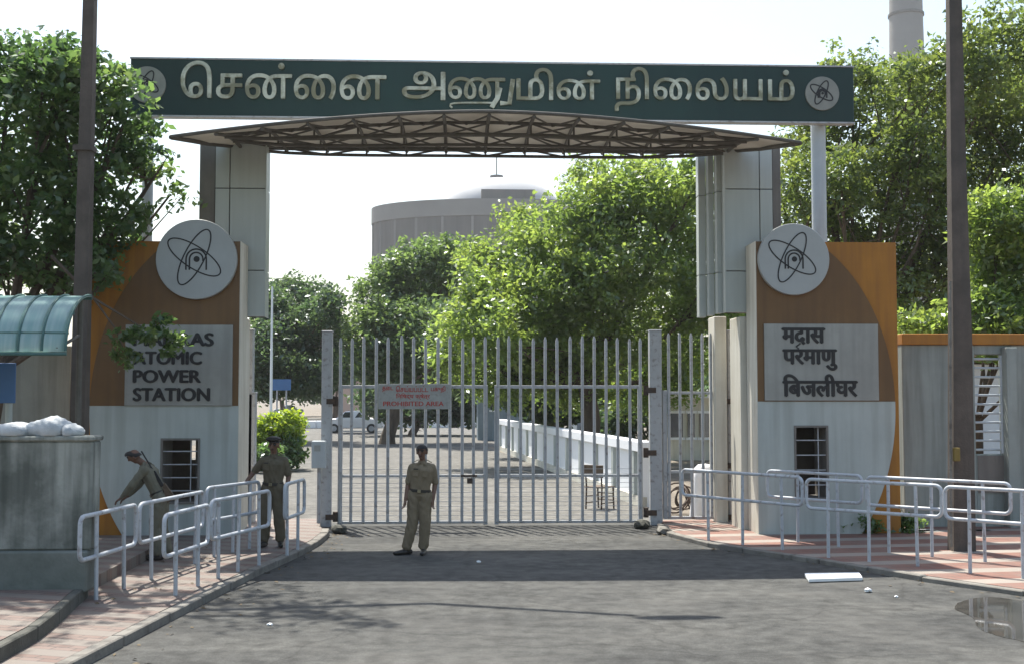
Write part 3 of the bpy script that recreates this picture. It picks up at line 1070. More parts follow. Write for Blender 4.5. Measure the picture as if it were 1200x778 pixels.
# lock and control box
lk = thing('padlock', 'dark padlock hanging on the gate rail near the meeting stiles', 'padlock', Y(550, 562, YG - .09))
mb = MB()
p = Y(550.5, 563, YG - .1)
mb.obox(p, (.05, 0, 0), (0, .025, 0), (0, 0, .05))
mb.build('body', M['rust'], lk, bevel=.01)
mb = MB()
mb.tube([p + Vector((.035 * math.cos(t), 0, .05 + .06 * math.sin(t))) for t in [math.pi * i / 10 for i in range(11)]], .009, 6)
mb.build('shackle', M['steel'], lk, smooth=True)
mb = MB()
mb.beam(Y(540, 557, YG - .1), Y(559, 557, YG - .1), .03, .035)
tag(mb.build('bolt', M['rust']), 'rusty sliding bolt across the gate bars above the padlock', 'bolt')
cb = thing('control_box', 'small grey metal box standing at the foot of the gate post', 'box', G(374, 617))
mb = MB()
q = Y(374, 530, YG - .3)
w = 8 / F * 22
mb.box(q.x - w, q.x + w, YG - .42, YG - .2, Y(374, 548, YG - .3).z, Y(374, 516, YG - .3).z)
bx = mb.build('box', M['post'], cb, bevel=.012)
mb = MB()
mb.tube([(q.x, YG - .3, PZ), (q.x, YG - .3, Y(374, 548, YG - .3).z - .002)], .035, 8)
mb.build('stand', M['steel'], cb, smooth=True)
mb = MB()
mb.box(q.x - w * .6, q.x + w * .3, YG - .426, YG - .421, Y(374, 528, YG - .3).z, Y(374, 521, YG - .3).z)
mb.build('label_plate', M['signgrey'], bx)

# warning sign on the gate
ys = YG - .10
a, b = Y(443, 479, ys), Y(528, 449.5, ys)
ws = thing('warning_sign', 'faded white sign with small red lettering fixed to the gate bars', 'sign', ((a.x + b.x) / 2, ys, a.z))
mb = MB()
mb.box(a.x, b.x, ys - .012, ys, a.z, b.z)
pn = mb.build('plate', M['signgrey'], ws, bevel=.003)
for words_, rect_ in (('தைட', (448, 452.5, 461, 459)), ('ெசய்யப்பட்ட', (464, 451.5, 502, 459)), ('பகுதி', (505, 452, 522, 460)), ('िनिषद्ध क्षेत्र', (464, 460.5, 504, 468)), ('PROHIBITED AREA', (449, 470, 520, 475.5))):
    mb = MB()
    fit_text(mb, words_, rect_, ys - .012, .004, .02)
    mb.build('lettering', M['redpaint'], pn)


# ------------------------------------------------------------------ tubular railings
def railing(label, pa, pb, base, zl, zh, posts, group):
    A, B = G(*pa, base), G(*pb, base)
    root = thing('railing', label, 'railing', (A + B) / 2, group)
    ex = (B - A)
    L = ex.length
    ex.normalize()
    r = min(.085, L * .2)
    pts = []
    for cx, cz, a0 in ((L - r, zh - r, 0), (r, zh - r, 90), (r, zl + r, 180), (L - r, zl + r, 270)):
        for k in range(6):
            t = math.radians(a0 + 18 * k)
            pts.append((cx + r * math.cos(t), cz + r * math.sin(t)))
    mb = MB()
    mb.tube([A + ex * p[0] + Vector((0, 0, p[1] - base)) for p in pts], .026, 10, closed=True)
    mb.build('loop', M['rail'], root, smooth='all')
    for t in posts:
        p = A + ex * (L * t)
        mb = MB()
        mb.tube([(p.x + random.uniform(-.014, .014), p.y + random.uniform(-.014, .014), base - .02), (p.x, p.y, zh - .01)], .024, 10)
        mb.build('post', M['rail'], root, smooth=True)
    return root
GL, GR = 'railings on the brick pavement', 'railings on the red tiled pavement'
ZH, ZL = 1.06, .585
railing('low silver railing at the open end, beside the mossy wall', (92, 710), (158, 684), PZ, ZL, ZH, (.27, .76), GL)
railing('silver railing with three posts standing behind the leaning guard', (162, 683), (237, 657), PZ, ZL, ZH, (.17, .55, .88), GL)
railing('short silver railing with two posts at the open end along the kerb', (191, 703), (243, 681), PZ, ZL - .01, ZH - .02, (.25, .75), GL)
railing('silver railing with three posts in front of the dark uniformed guard', (246, 680), (315, 658), PZ, ZL + .02, ZH + .02, (.12, .46, .8), GL)
railing('silver railing against the panel, under the hand of the dark uniformed guard', (241, 654), (303, 640), PZ, ZL + .04, ZH + .03, (.14, .5, .82), GL)
railing('short steep silver railing between the dark uniformed guard and the road', (333, 651), (356, 640), PZ, ZL + .04, ZH + .06, (.1, .68), GL)
ZH, ZL, PR = 1.18, .76, PZ - .03
railing('silver railing along the kerb between the white cloth and the barred window', (800, 628.5), (941, 647), PR, ZL, ZH, (.23, .53, .84), GR)
railing('silver railing behind the kerb row in front of the barred window', (900, 631), (1011, 643), PR, ZL, ZH, (.34, .75), GR)
railing('long silver railing along the kerb in front of the orange panel edge', (946, 650.5), (1105, 666), PR, ZL, ZH, (.17, .48, .82), GR)
railing('silver railing behind the kerb row beside the concrete pole', (1017, 645), (1186, 661), PR, ZL, ZH, (.16, .47, .82), GR)
railing('silver railing at the open end, beside the puddle', (1109, 668), (1260, 684), PR, ZL, ZH, (.2, .62, .88), GR)


# ------------------------------------------------------------------ street poles
def lerp(a, b, t):
    return a + (b - a) * t
lp = thing('street_light', 'tall brown concrete lamp pole standing behind the mossy wall', 'street light', (Y(93, 600, 17.6).x, 17.6, 0))
px, py = Y(94, 400, 17.6).x, 17.6
mb = MB()
mb.prism([(px + sx * .14, py + sy * .11, 0) for sx, sy in ((-1, -1), (1, -1), (1, 1), (-1, 1))], 0, (0, 0, .3))
ring = [[(px + sx * lerp(.115, .075, h / 9.6) + lerp(0, .05, h / 9), py + sy * lerp(.12, .08, h / 9.6), h) for sx, sy in ((-1, -1), (1, -1), (1, 1), (-1, 1))] for h in (.301, 3, 6, 9.6)]
for a, b in zip(ring, ring[1:]):
    mb.add(a + b, [(i, (i + 1) % 4, (i + 1) % 4 + 4, i + 4) for i in range(4)])
mb.add(ring[-1], [(0, 1, 2, 3)])
mb.build('pole', M['pole'], lp)
mb = MB()
arm = [Vector((px + .05, py, 9.3)), Vector((px + .8, py + .35, 9.5)), Vector((-2.2, 18.2, 9.35)), Vector((-.9, 17.6, 9.1)), Vector((.1, 17.2, 9.05))]
mb.tube(arm, [.08, .075, .07, .06, .055], 8)
mb.build('arm', M['steel'], lp, smooth=True)
mb = MB()
mb.ellipsoid(Vector((.55, 17.05, 9.03)), (.5, .14, .08))
mb.build('lamp_head', M['post'], lp, smooth='all')
mb = MB()
mb.box(px - .125, px + .145, py - .135, py + .135, Y(94, 178, 17.6).z, Y(94, 172, 17.6).z)
mb.build('band', M['pole'], lp)

q = G(1127, 650)
up_ = thing('utility_pole', 'weathered concrete pole with a pale edge standing by the boundary wall', 'pole', q)
top = PD(1117, -60, (q - CAM).length * .995)
D0 = q.y
mb = MB()
def polesec(u, v, w):
    c = Y(u, v, D0)
    return [(c.x + sx * w, c.y + sy * w * .7, c.z) for sx, sy in ((-1, -1), (1, -1), (1, 1), (-1, 1))]
secs = [(1127, 648, .17), (1125, 400, .145), (1120, 150, .112), (1117, -40, .095)]
rs = [polesec(*s) for s in secs]
rs[0] = [(p[0], p[1], .0) for p in rs[0]]
for a, b in zip(rs, rs[1:]):
    mb.add(a + b, [(i, (i + 1) % 4, (i + 1) % 4 + 4, i + 4) for i in range(4)])
mb.add(rs[-1], [(0, 1, 2, 3)])
mb.build('pole', M['pole'], up_)
mb = MB()
a, b = Y(1114.5, 640, D0 - .16), Y(1112, 0, D0 - .13)
b = Y(1113.5, 330, D0 - .15)
mb.tube([a, Y(1114, 480, D0 - .155), b], .022, 8)
mb.build('conduit', M['kerb'], up_, smooth=True)
mb = MB()
p = Y(1121, 532, D0 - .2)
mb.box(p.x - .045, p.x + .045, p.y - .03, p.y + .04, p.z - .10, p.z + .10)
mb.build('meter_box', pmat('yellow_tag', (.20, .145, .03), (.16, .115, .03), 5, .6, .05), up_, bevel=.008)


# ------------------------------------------------------------------ sentry shelter, wall, bags at the edge of the picture
wl = thing('sentry_wall', 'stained grey plaster wall on a mossy plinth below the green awning', 'wall', G(50, 690))
y0 = G(100, 690, .24).y
xe = Y(104, 600, y0).x
mb = MB()
zt = Y(60, 517, y0).z
mb.box(-11.5, xe, y0 + .08, y0 + .42, .66, zt)
ob = mb.build('wall', M['stone'], wl, bevel=.02)
mb = MB()
mb.box(-11.5, xe - .02, y0, y0 + .5, .2, .659)
mb.build('plinth', M['plinth'], wl, bevel=.02)
mb = MB()
mb.box(-11.5, xe + .02, y0 + .05, y0 + .45, zt + .001, zt + .06)
mb.build('coping', M['stone'], wl, bevel=.015)
for i, (u, v, a, h, lb) in enumerate(((14, 517, .30, .10, 'flat white plastic sack lying on the wall beside the blue sign'), (60, 515, .27, .14, 'plump white plastic sack lying on the wall below the awning'), (84, 518, .13, .09, 'small white plastic sack at the end of the wall'))):
    p = Y(u, v, y0 + .25)
    bm = bmesh.new()
    bmesh.ops.create_icosphere(bm, subdivisions=4, radius=1)
    for vv in bm.verts:
        n = math.sin(vv.co.x * 5 + i) * .08 + math.sin(vv.co.y * 7 + vv.co.x * 3) * .06 + .05 * abs(math.sin(vv.co.x * 13 + vv.co.y * 9 + i)) + .03 * math.sin(vv.co.z * 17 + vv.co.x * 21)
        vv.co *= 1 + n
        vv.co = Vector((vv.co.x * a, vv.co.y * .2, max(vv.co.z, -.45) * h))
    me = bpy.data.meshes.new('plastic_sack')
    bm.to_mesh(me)
    bm.free()
    me.materials.append(M['bag'])
    me.shade_smooth()
    o = bpy.data.objects.new('plastic_sack', me)
    COL.objects.link(o)
    o.location = (p.x, y0 + .25, zt + .06 + .45 * h)
    tag(o, lb, 'sack', 'sacks on the sentry wall')

# awning: quarter barrel
aw = thing('awning', 'curved green translucent awning with dark ribs over the mossy wall', 'awning', (-7.5, 15.6, 2.9))
f0 = Y(78, 411, 15.0)
ra = .98
zc = f0.z - .02
def aw_pt(x, t):
    return Vector((x, f0.y + ra - ra * math.cos(t) * 1.0, zc + ra * .78 * math.sin(t)))
xs0, xs1 = -11.5, f0.x
mb = MB()
N1 = 14
x_list = [xs0, xs1]
vs = [aw_pt(x, math.pi / 2 * i / N1) + Vector((0, 0, dz)) for dz in (0, .012) for x in x_list for i in range(N1 + 1)]
k = N1 + 1
fs = [(i, i + 1, k + i + 1, k + i) for i in range(N1)] + [(2 * k + i, 3 * k + i, 3 * k + i + 1, 2 * k + i + 1) for i in range(N1)]
fs += [(i, 2 * k + i, 2 * k + i + 1, i + 1) for i in range(N1)] + [(k + i, k + i + 1, 3 * k + i + 1, 3 * k + i) for i in range(N1)]
fs += [(0, k, 3 * k, 2 * k), (N1, 2 * k + N1, 3 * k + N1, k + N1)]
mb.add(vs, fs)
mb.build('sheet', M['awning'], aw, smooth='all')
x = xs1 - .01
while x > xs0:
    mb = MB()
    mb.tube([aw_pt(x, math.pi / 2 * i / N1) + Vector((0, -.008, .02)) for i in range(N1 + 1)], .016, 6)
    mb.build('rib', M['awn_rib'], aw, smooth=True)
    x -= .29
mb = MB()
for t in (0.0, .35, .75, 1.57):
    mb.tube([aw_pt(xs0, t) + Vector((0, 0, -.02)), aw_pt(xs1, t) + Vector((0, 0, -.02))], .02, 6)
mb.build('purlin', M['awn_rib'], aw)
for xx in (xs1 - .12, xs1 - 2.1):
    mb = MB()
    pt = aw_pt(xx, 1.5)
    mb.tube([(xx, pt.y - .02, .2), (xx, pt.y - .02, pt.z - .03)], .04, 8)
    mb.tube([(xx, pt.y - .02, pt.z - .5), aw_pt(xx, .1) + Vector((0, 0, -.03))], .02, 6)
    mb.build('post', M['truss'], aw, smooth=True)

# boundary walls with orange coping
def bwall(label, x0, x1, y, z1, holes=(), cop=True):
    root = thing('boundary_wall', label, 'wall', ((x0 + x1) / 2, y, 0), None)
    mb = MB()
    if not holes:
        mb.box(x0, x1, y, y + .25, 0, z1)
    else:
        (hx0, hx1, hz0, hz1), = holes
        mb.box(x0, hx0, y, y + .25, 0, z1)
        mb.box(hx1, x1, y, y + .25, 0, z1)
        mb.box(hx0, hx1, y, y + .25, 0, hz0)
        mb.box(hx0, hx1, y, y + .25, hz1, z1)
    mb.build('wall', M['shade_tinted_wall'], root, bevel=.01)
    if cop:
        mb = MB()
        mb.box(x0 - .01, x1 + .01, y - .06, y + .31, z1 + .001, z1 + .2)
        mb.build('coping', M['orange'], root, bevel=.012)
    return root
YB = YP + 1.0
zb_ = Y(1085, 404, YB).z
h = (Y(1143, 480, YB).x, Y(1178, 480, YB).x, Y(1160, 532, YB).z, Y(1160, 415, YB).z)
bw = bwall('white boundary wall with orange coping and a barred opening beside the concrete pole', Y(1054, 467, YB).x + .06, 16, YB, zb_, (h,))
mb = MB()
for i in range(11):
    z = h[2] + (h[3] - h[2]) * (i + .5) / 11
    mb.tube([(h[0] - .0, YB + .05, z), (h[1] + .0, YB + .05, z)], .021, 8)
mb.tube([(h[1] - .06, YB + .0, h[2] + .02), (h[1] - .06, YB + .0, h[3] - .02)], .03, 8)
mb.build('bars', M['post'], bw, smooth=True)
mb = MB()
mb.box(h[0] + .02, h[1], YB - .02, YB - .003, Y(1160, 577, YB).z, h[2] - .02)
mb.build('patch_board', M['col_brown'], bw)
mb = MB()
mb.box(Y(1180, 467, YB - .2).x, Y(1193, 467, YB - .2).x, YB - .22, YB - .004, 0, zb_ - .05)
mb.build('pilaster', M['shade_tinted_wall'], bw, bevel=.01)
# sunlit house behind the barred opening
hs = thing('white_house', 'sunlit white wall with a sloping roof edge seen through the barred opening', 'house', (12.5, 28, 0))
mb = MB()
mb.obox((12.6, 29.2, 1.6), (3, 1.2, 0), (-.1, .3, 0), (0, 0, 1.6))
mb.build('wall', M['dome'], hs)
mb = MB()
mb.obox((12.6, 29.0, 3.3), (3.3, 1.32, 0), (-.4, .9, -.12), (0, -.02, .06))
mb.build('roof', M['pink'], hs)
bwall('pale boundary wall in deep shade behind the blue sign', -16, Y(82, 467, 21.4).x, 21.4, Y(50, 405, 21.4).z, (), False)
# kerb blocks by the wall
for u0, u1, v0, v1, lb in ((1078, 1101, 623, 644, 'white painted block lying at the foot of the boundary wall'), (1131, 1165, 633, 652, 'pale concrete block at the foot of the concrete pole')):
    yb = YB - .75
    mb = MB()
    mb.box(Y(u0, 630, yb).x, Y(u1, 630, yb).x, yb, yb + .3, PR, Y(u0, v0, yb).z)
    tag(mb.build('concrete_block', M['white_wall'], bevel=.02), lb, 'block', None)

# blue sign by the shelter
bs = thing('blue_sign', 'plain blue board on a white post under the green awning', 'sign', (Y(9, 600, 16.4).x, 16.4, 0))
a, b = Y(-24, 472, 16.4), Y(19, 425, 16.4)
mb = MB()
mb.box(a.x, b.x, 16.38, 16.41, a.z, b.z)
mb.build('board', M['blue'], bs, bevel=.006)
c = Y(10, 500, 16.46)
mb = MB()
mb.tube([(c.x, 16.46, .2), (c.x, 16.46, b.z)], .045, 10)
mb.build('post', M['white_wall'], bs, smooth=True)


# ------------------------------------------------------------------ loose things on the ground
mb = MB()
a, b, c, d = G(943, 676), G(1007, 675), G(1011, 681), G(948, 683)
mb.prism([(p.x, p.y, .012) for p in (a, b, c, d)], 0, (0, 0, .045))
tag(mb.build('foam_board', M['slab'], bevel=.006), 'flat white foam board lying on the road near the tiled pavement', 'board')
for i, (u, v, s, lb) in enumerate(((1017, 694, .05, 'crumpled white scrap on the road beside the foam board'), (561, 659, .03, 'tiny white scrap inside the shadow band on the road'), (316, 733, .03, 'tiny white scrap on the sunlit road near the kerb'), (1050, 700, .025, 'tiny pale scrap between the foam board and the puddle'))):
    p = G(u, v)
    bm = bmesh.new()
    bmesh.ops.create_icosphere(bm, subdivisions=2, radius=s)
    for vv in bm.verts:
        vv.co *= random.uniform(.6, 1.2)
        vv.co.z *= .6
    me = bpy.data.meshes.new('paper_scrap')
    bm.to_mesh(me)
    bm.free()
    me.materials.append(M['slab'])
    o = bpy.data.objects.new('paper_scrap', me)
    COL.objects.link(o)
    o.location = (p.x, p.y, .004 + s * .5)
    tag(o, lb, 'scrap', 'scraps of litter on the road')
for u, v, s, lb in ((398, 625, .16, 'dark rough stone at the end of the brick pavement kerb'), (752, 619, .17, 'dark stone beside the hinge post of the gate'), (778, 626, .15, 'pale broken kerb stone at the tip of the tiled pavement')):
    p = G(u, v)
    bm = bmesh.new()
    bmesh.ops.create_icosphere(bm, subdivisions=2, radius=s)
    for vv in bm.verts:
        vv.co *= random.uniform(.75, 1.1)
        vv.co.z *= .6
    me = bpy.data.meshes.new('stone')
    bm.to_mesh(me)
    bm.free()
    me.materials.append(M['kerb'] if 'pale' in lb else M['kerb_dark'])
    o = bpy.data.objects.new('stone', me)
    COL.objects.link(o)
    o.location = (p.x, p.y, s * .45)
    tag(o, lb, 'stone')


# ------------------------------------------------------------------ behind the gate
iw = thing('inner_wall', 'low white wall with pilasters running away behind the gate', 'wall', G(700, 580))
A, B = G(752, 594), G(584, 527)
d = (B - A)
Lw = d.length
d.normalize()
nrm = Vector((-d.y, d.x, 0))
if nrm.x > 0:
    nrm = -nrm                      # towards the road
mb = MB()
mb.obox((A + B) / 2 - nrm * .12 + Vector((0, 0, .6)), d * Lw / 2, nrm * .1, (0, 0, .6))
mb.build('wall', M['dome'], iw)
mb = MB()
mb.obox((A + B) / 2 - nrm * .10 + Vector((0, 0, 1.31)), d * (Lw / 2 + .1), nrm * .18, (0, 0, .11))
mb.build('coping', M['dome'], iw, bevel=.01)
mb = MB()
mb.obox((A + B) / 2 - nrm * .04 + Vector((0, 0, .11)), d * Lw / 2, nrm * .08, (0, 0, .11))
mb.build('base_course', M['cream'], iw)
t = .6
while t < Lw:
    mb = MB()
    mb.obox(A + d * t - nrm * .0 + Vector((0, 0, .71)), d * .11, nrm * .06, (0, 0, .485))
    mb.build('pilaster', M['white_wall'], iw, bevel=.01)
    t += 2.3

ch = thing('chair', 'dark metal chair with a backboard standing alone behind the gate', 'chair', G(703, 596))
c0 = G(703, 596)
fx, fy = Vector((.66, .75, 0)), Vector((-.75, .66, 0))
P = lambda a, b, z: c0 + fx * a + fy * b + Vector((0, 0, z))
for a, b in ((-.21, -.2), (.21, -.2), (-.21, .2), (.21, .2)):
    mb = MB()
    top_ = .93 if a < 0 else .46
    mb.tube([P(a * 1.12, b, 0), P(a, b, .46)] + ([P(a - .04, b, .93)] if a < 0 else []), .018, 8)
    mb.build('leg', M['rust'], ch, smooth=True)
mb = MB()
mb.obox(P(0, 0, .475), fx * .25, fy * .23, (0, 0, .014))
mb.build('seat', M['wood'], ch, bevel=.006)
mb = MB()
mb.obox(P(-.25, 0, .82), fx * .012, fy * .26, (0, 0, .13))
mb.build('backrest', M['wood'], ch, bevel=.005)
mb = MB()
for z in (.14, .28):
    mb.tube([P(-.22, -.2, z), P(.22, -.2, z)], .011, 6)
    mb.tube([P(-.22, .2, z), P(.22, .2, z)], .011, 6)
    mb.tube([P(.22, -.2, z + .05), P(.22, .2, z + .05)], .011, 6)
mb.build('stretcher', M['rust'], ch)
# foot rest plate left of the chair
# coil of wire behind the wicket gate
cl = thing('wire_coil', 'dark tangled coil of wire behind the wicket gate', 'wire coil', G(797, 603))
c1 = G(797, 603)
for k in range(6):
    mb = MB()
    pts = []
    R = random.uniform(.2, .33)
    o = Vector((random.uniform(-.18, .18), random.uniform(-.1, .35), .34))
    nx = Vector((random.uniform(-1, 1), random.uniform(-1, 1), random.uniform(-.3, .6))).normalized()
    ax = nx.orthogonal().normalized()
    ay = nx.cross(ax)
    for i in range(20):
        t = 2 * math.pi * i / 20
        q = c1 + o + ax * R * math.cos(t) + ay * R * math.sin(t)
        q.z = max(q.z, .02)
        pts.append(q)
    mb.tube(pts, .018, 6, closed=True)
    mb.build('loop', M['rust'], cl, smooth='all')
# draped white cloth
c2 = G(826, 607)
mb = MB()
prof = [(.27, 0), (.26, .2), (.24, .5), (.23, .8), (.21, .97), (.13, 1.05), (.02, 1.07)]
n = 40
vs = []
for r, z in prof:
    for j in range(n):
        t = 2 * math.pi * j / n
        rr = r * (1 + (.10 * math.sin(7 * t + z) + .05 * math.sin(13 * t)) * (1 - z / 1.1))
        vs.append(c2 + Vector((rr * math.cos(t), rr * .8 * math.sin(t), z + .004)))
mb.add(vs, [(i * n + j, i * n + (j + 1) % n, (i + 1) * n + (j + 1) % n, (i + 1) * n + j) for i in range(len(prof) - 1) for j in range(n)] + [tuple((len(prof) - 1) * n + j for j in range(n))])
tag(mb.build('cloth_cover', M['cloth_w'], smooth='all'), 'white cloth draped over a waist high object behind the wicket gate', 'cloth')

# flag pole, direction sign, far kerb blocks, car, buildings
fp = PD(317, 520, 44)
mb = MB()
mb.tube([(fp.x, fp.y, 0), (fp.x, fp.y, 3), (fp.x, fp.y, Y(317, 336, fp.y).z)], [.055, .05, .035], 10)
tag(mb.build('flag_pole', M['dome'], smooth=True), 'thin white pole without a flag rising from the bright shrub', 'flag pole')
ds = PD(330, 490, 58)
dsr = thing('direction_sign', 'small blue road sign in front of the dark round tree', 'road sign', (ds.x, ds.y, 0))
mb = MB()
a, b = Y(319, 457, ds.y), Y(341, 444, ds.y)
mb.box(a.x, b.x, ds.y - .02, ds.y + .02, a.z, b.z)
mb.build('board', M['blue'], dsr)
mb = MB()
for k in (.25, .75):
    x = lerp(a.x, b.x, k)
    mb.tube([(x, ds.y + .06, 0), (x, ds.y + .06, b.z)], .04, 8)
mb.build('post', M['steel'], dsr)
blk_lbls = iter(range(99))
for k, u in enumerate(range(340, 576, 12)):
    p = G(u, 502 - .006 * (u - 340))
    w = 5.6 / F * p.y
    hb = 9.0 / F * p.y
    mb = MB()
    mb.box(p.x - w, p.x + w, p.y, p.y + .5, 0, hb)
    tag(mb.build('barrier_block', M['black'] if k % 3 == 1 else M['dome'], bevel=.04),
        'black painted block in the far roadside row' if k % 3 == 1 else 'white painted block in the far roadside row', 'block',
        'black blocks of the far row' if k % 3 == 1 else 'white blocks of the far row')

def car(label, u, v, name, Lc, mat, flip=1, yaw=0.0):
    p = G(u, v)
    root = thing(name, label, 'car', p)
    cs, sn = math.cos(yaw), math.sin(yaw)
    T = lambda x, y, z: (p.x + flip * x * cs - y * sn, p.y + flip * x * sn + y * cs, z)
    W = .85
    h = Lc / 2
    prof = [(-h, .35), (-h, .85), (-h + .15, .98), (-h + .9, 1.02), (-h + 1.5, 1.50), (h - 1.7, 1.55), (h - 1.0, 1.05), (h - .1, .92), (h, .75), (h, .35)]
    mb = MB()
    n = len(prof)
    vs = [T(x, -W * (1 if z < 1.1 else .85), z) for x, z in prof] + [T(x, W * (1 if z < 1.1 else .85), z) for x, z in prof]
    mb.add(vs, [tuple(range(n)), tuple(range(n, 2 * n))[::-1]] + [(i, (i + 1) % n, (i + 1) % n + n, i + n) for i in range(n)])
    body = mb.build('body', mat, root, bevel=.05)
    for x0, x1 in ((-h + 1.1, -h + 1.95), (-h + 2.05, h - 1.45)):
        mb = MB()
        mb.add([T(x0 + .12, -W - .0, 1.08), T(x1, -W - .0, 1.08), T(x1 - .12, -W * .87 - .02, 1.45), T(x0 + .38, -W * .87 - .02, 1.45)], [(0, 1, 2, 3)])
        mb.build('window', M['window'], body)
    for sx in (-h + .75, h - .8):
        for sy in (-1, 1):
            mb = MB()
            c = Vector(T(sx, sy * (W - .08), .33))
            ax = (Vector(T(0, 1, 0)) - Vector(T(0, 0, 0))).normalized()
            mb.tube([c - ax * .12, c + ax * .12], .33, 20)
            wh = mb.build('wheel', M['rubber'], root, smooth=True)
            mb = MB()
            mb.tube([c - ax * .13, c + ax * .13], .19, 16)
            mb.build('rim', M['steel'], wh, smooth=True)
    return root
car('white car parked far behind the gate beside the striped roadside blocks', 415, 507, 'parked_car', 4.1, M['carwhite'])
car('dark car parked in the shade under the round tree', 338, 487, 'parked_car', 4.0, M['shed'], -1, .2)

def house(name, label, u0, u1, vt, D, mat, roofmat, wins):
    a = PD((u0 + u1) / 2, 467, D)
    root = thing(name, label, 'building', (a.x, a.y, 0))
    x0, x1, z1 = Y(u0, 467, a.y).x, Y(u1, 467, a.y).x, Y(u0, vt, a.y).z
    mb = MB()
    mb.box(x0, x1, a.y, a.y + 5, 0, z1)
    mb.build('wall', mat, root)
    mb = MB()
    mb.box(x0 - .3, x1 + .3, a.y - .4, a.y + 5.3, z1 + .001, z1 + .22)
    mb.build('roof', roofmat, root)
    for wu0, wu1, wv0, wv1 in wins:
        mb = MB()
        p, q = Y(wu0, wv1, a.y - .03), Y(wu1, wv0, a.y - .03)
        mb.box(p.x, q.x, a.y - .05, a.y - .002, p.z, q.z)
        w = mb.build('window', M['window'], root)
        mb = MB()
        mb.box(p.x - .08, q.x + .08, a.y - .07, a.y - .051, p.z - .1, p.z - .001)
        mb.box(p.x - .08, q.x + .08, a.y - .07, a.y - .051, q.z + .001, q.z + .1)
        mb.build('frame', M['dome'], w)
    return root
house('far_building', 'pinkish low building in the distance beside the tall gate post', 386, 424, 432, 118, M['pink'], M['pink'], ((400, 405, 442, 452), (411, 417, 442, 452)))
house('blue_shed', 'blue grey shed half hidden under the trees behind the low wall', 560, 640, 458, 68, M['shed'], M['conc_pale'], ((575, 583, 466, 480), (600, 608, 466, 480)))
house('guard_hut', 'pale blue hut under the trees near the wicket gate', 676, 742, 452, 56, M['shed'], M['conc_pale'], ((690, 700, 462, 482), (722, 730, 462, 482)))
house('gate_office', 'dark office with a pale roof band seen through the wicket gate', 782, 852, 466, 46, M['cream'], M['cloth_w'], ((786, 800, 484, 512), (806, 814, 484, 512), (820, 836, 484, 512)))

# reactor building
rc = PD(588, 467, 270)
R_ = 152 / F * 270
rz = Y(434, 246, rc.y).z
ra_ = thing('reactor_building', 'huge grey concrete cylinder with a low white dome beyond the trees', 'reactor building', (rc.x, rc.y, 0))
mb = MB()
mb.lathe((rc.x, rc.y, 0), [(R_, 0), (R_, rz - 3.6)], 96, 1, .56)
mb.build('drum', M['conc'], ra_, smooth=True)
mb = MB()
mb.lathe((rc.x, rc.y, 0), [(R_ + .3, rz - 3.6), (R_ + .3, rz), (R_ - 1.2, rz + .05)], 96, 1, .56)
mb.build('ring_beam', M['conc_pale'], ra_, smooth=True)
for k in range(-6, 8):
    t = math.radians(-90 + k * 13.5)
    mb = MB()
    c = (rc.x + (R_ + .03) * math.cos(t), rc.y + (R_ + .03) * .56 * math.sin(t), 0)
    mb.box(c[0] - .28, c[0] + .28, c[1] - .12, c[1] + .4, 0, rz - 3.7)
    mb.build('rib', M['conc_pale'], ra_)
mb = MB()
rd = 72 / F * 270
zd = Y(588, 209, rc.y).z
mb.lathe((rc.x, rc.y, 0), [(rd * math.cos(t), rz - 1 + (zd - rz + 1) * math.sin(t)) for t in [math.pi / 2 * i / 12 for i in range(12)]] + [(.3, zd)], 64, 1, .7)
mb.build('dome', M['dome_grey'], ra_, smooth='all')
mb = MB()
yy = rc.y - R_ * .56 + 2.2
a, b = Y(564, 233, yy), Y(627, 222.5, yy)
mb.box(a.x, b.x, yy, yy + 5, rz - 2, b.z)
mb.build('roof_house', M['conc'], ra_)
mb = MB()
mb.lathe((rc.x - 1.2, rc.y, 0), [(1.5, zd - .2), (1.5, zd + .5)], 16)
mb.tube([(rc.x - 1.2, rc.y, zd + .5), (rc.x - 1.2, rc.y, Y(582, 184, rc.y).z)], .13, 8)
mb.build('mast', M['conc'], ra_)
# chimney
cc = PD(1070, 467, 300)
mb = MB()
r0 = 21.5 / F * 300
mb.lathe((cc.x, cc.y, 0), [(r0 * 1.15, 0), (r0 * .93, 90), (r0 * .86, 112)], 40)
chm = thing('chimney', 'tall pale concrete stack rising behind the trees past the signboard', 'chimney', (cc.x, cc.y, 0))
mb.build('shaft', M['conc_pale'], chm, smooth=True)
mb = MB()
z9 = Y(1070, 20, cc.y).z
mb.lathe((cc.x, cc.y, 0), [(r0 * .97, z9), (r0 * .97, z9 + .6)], 40)
mb.build('band', M['conc'], chm, smooth=True)


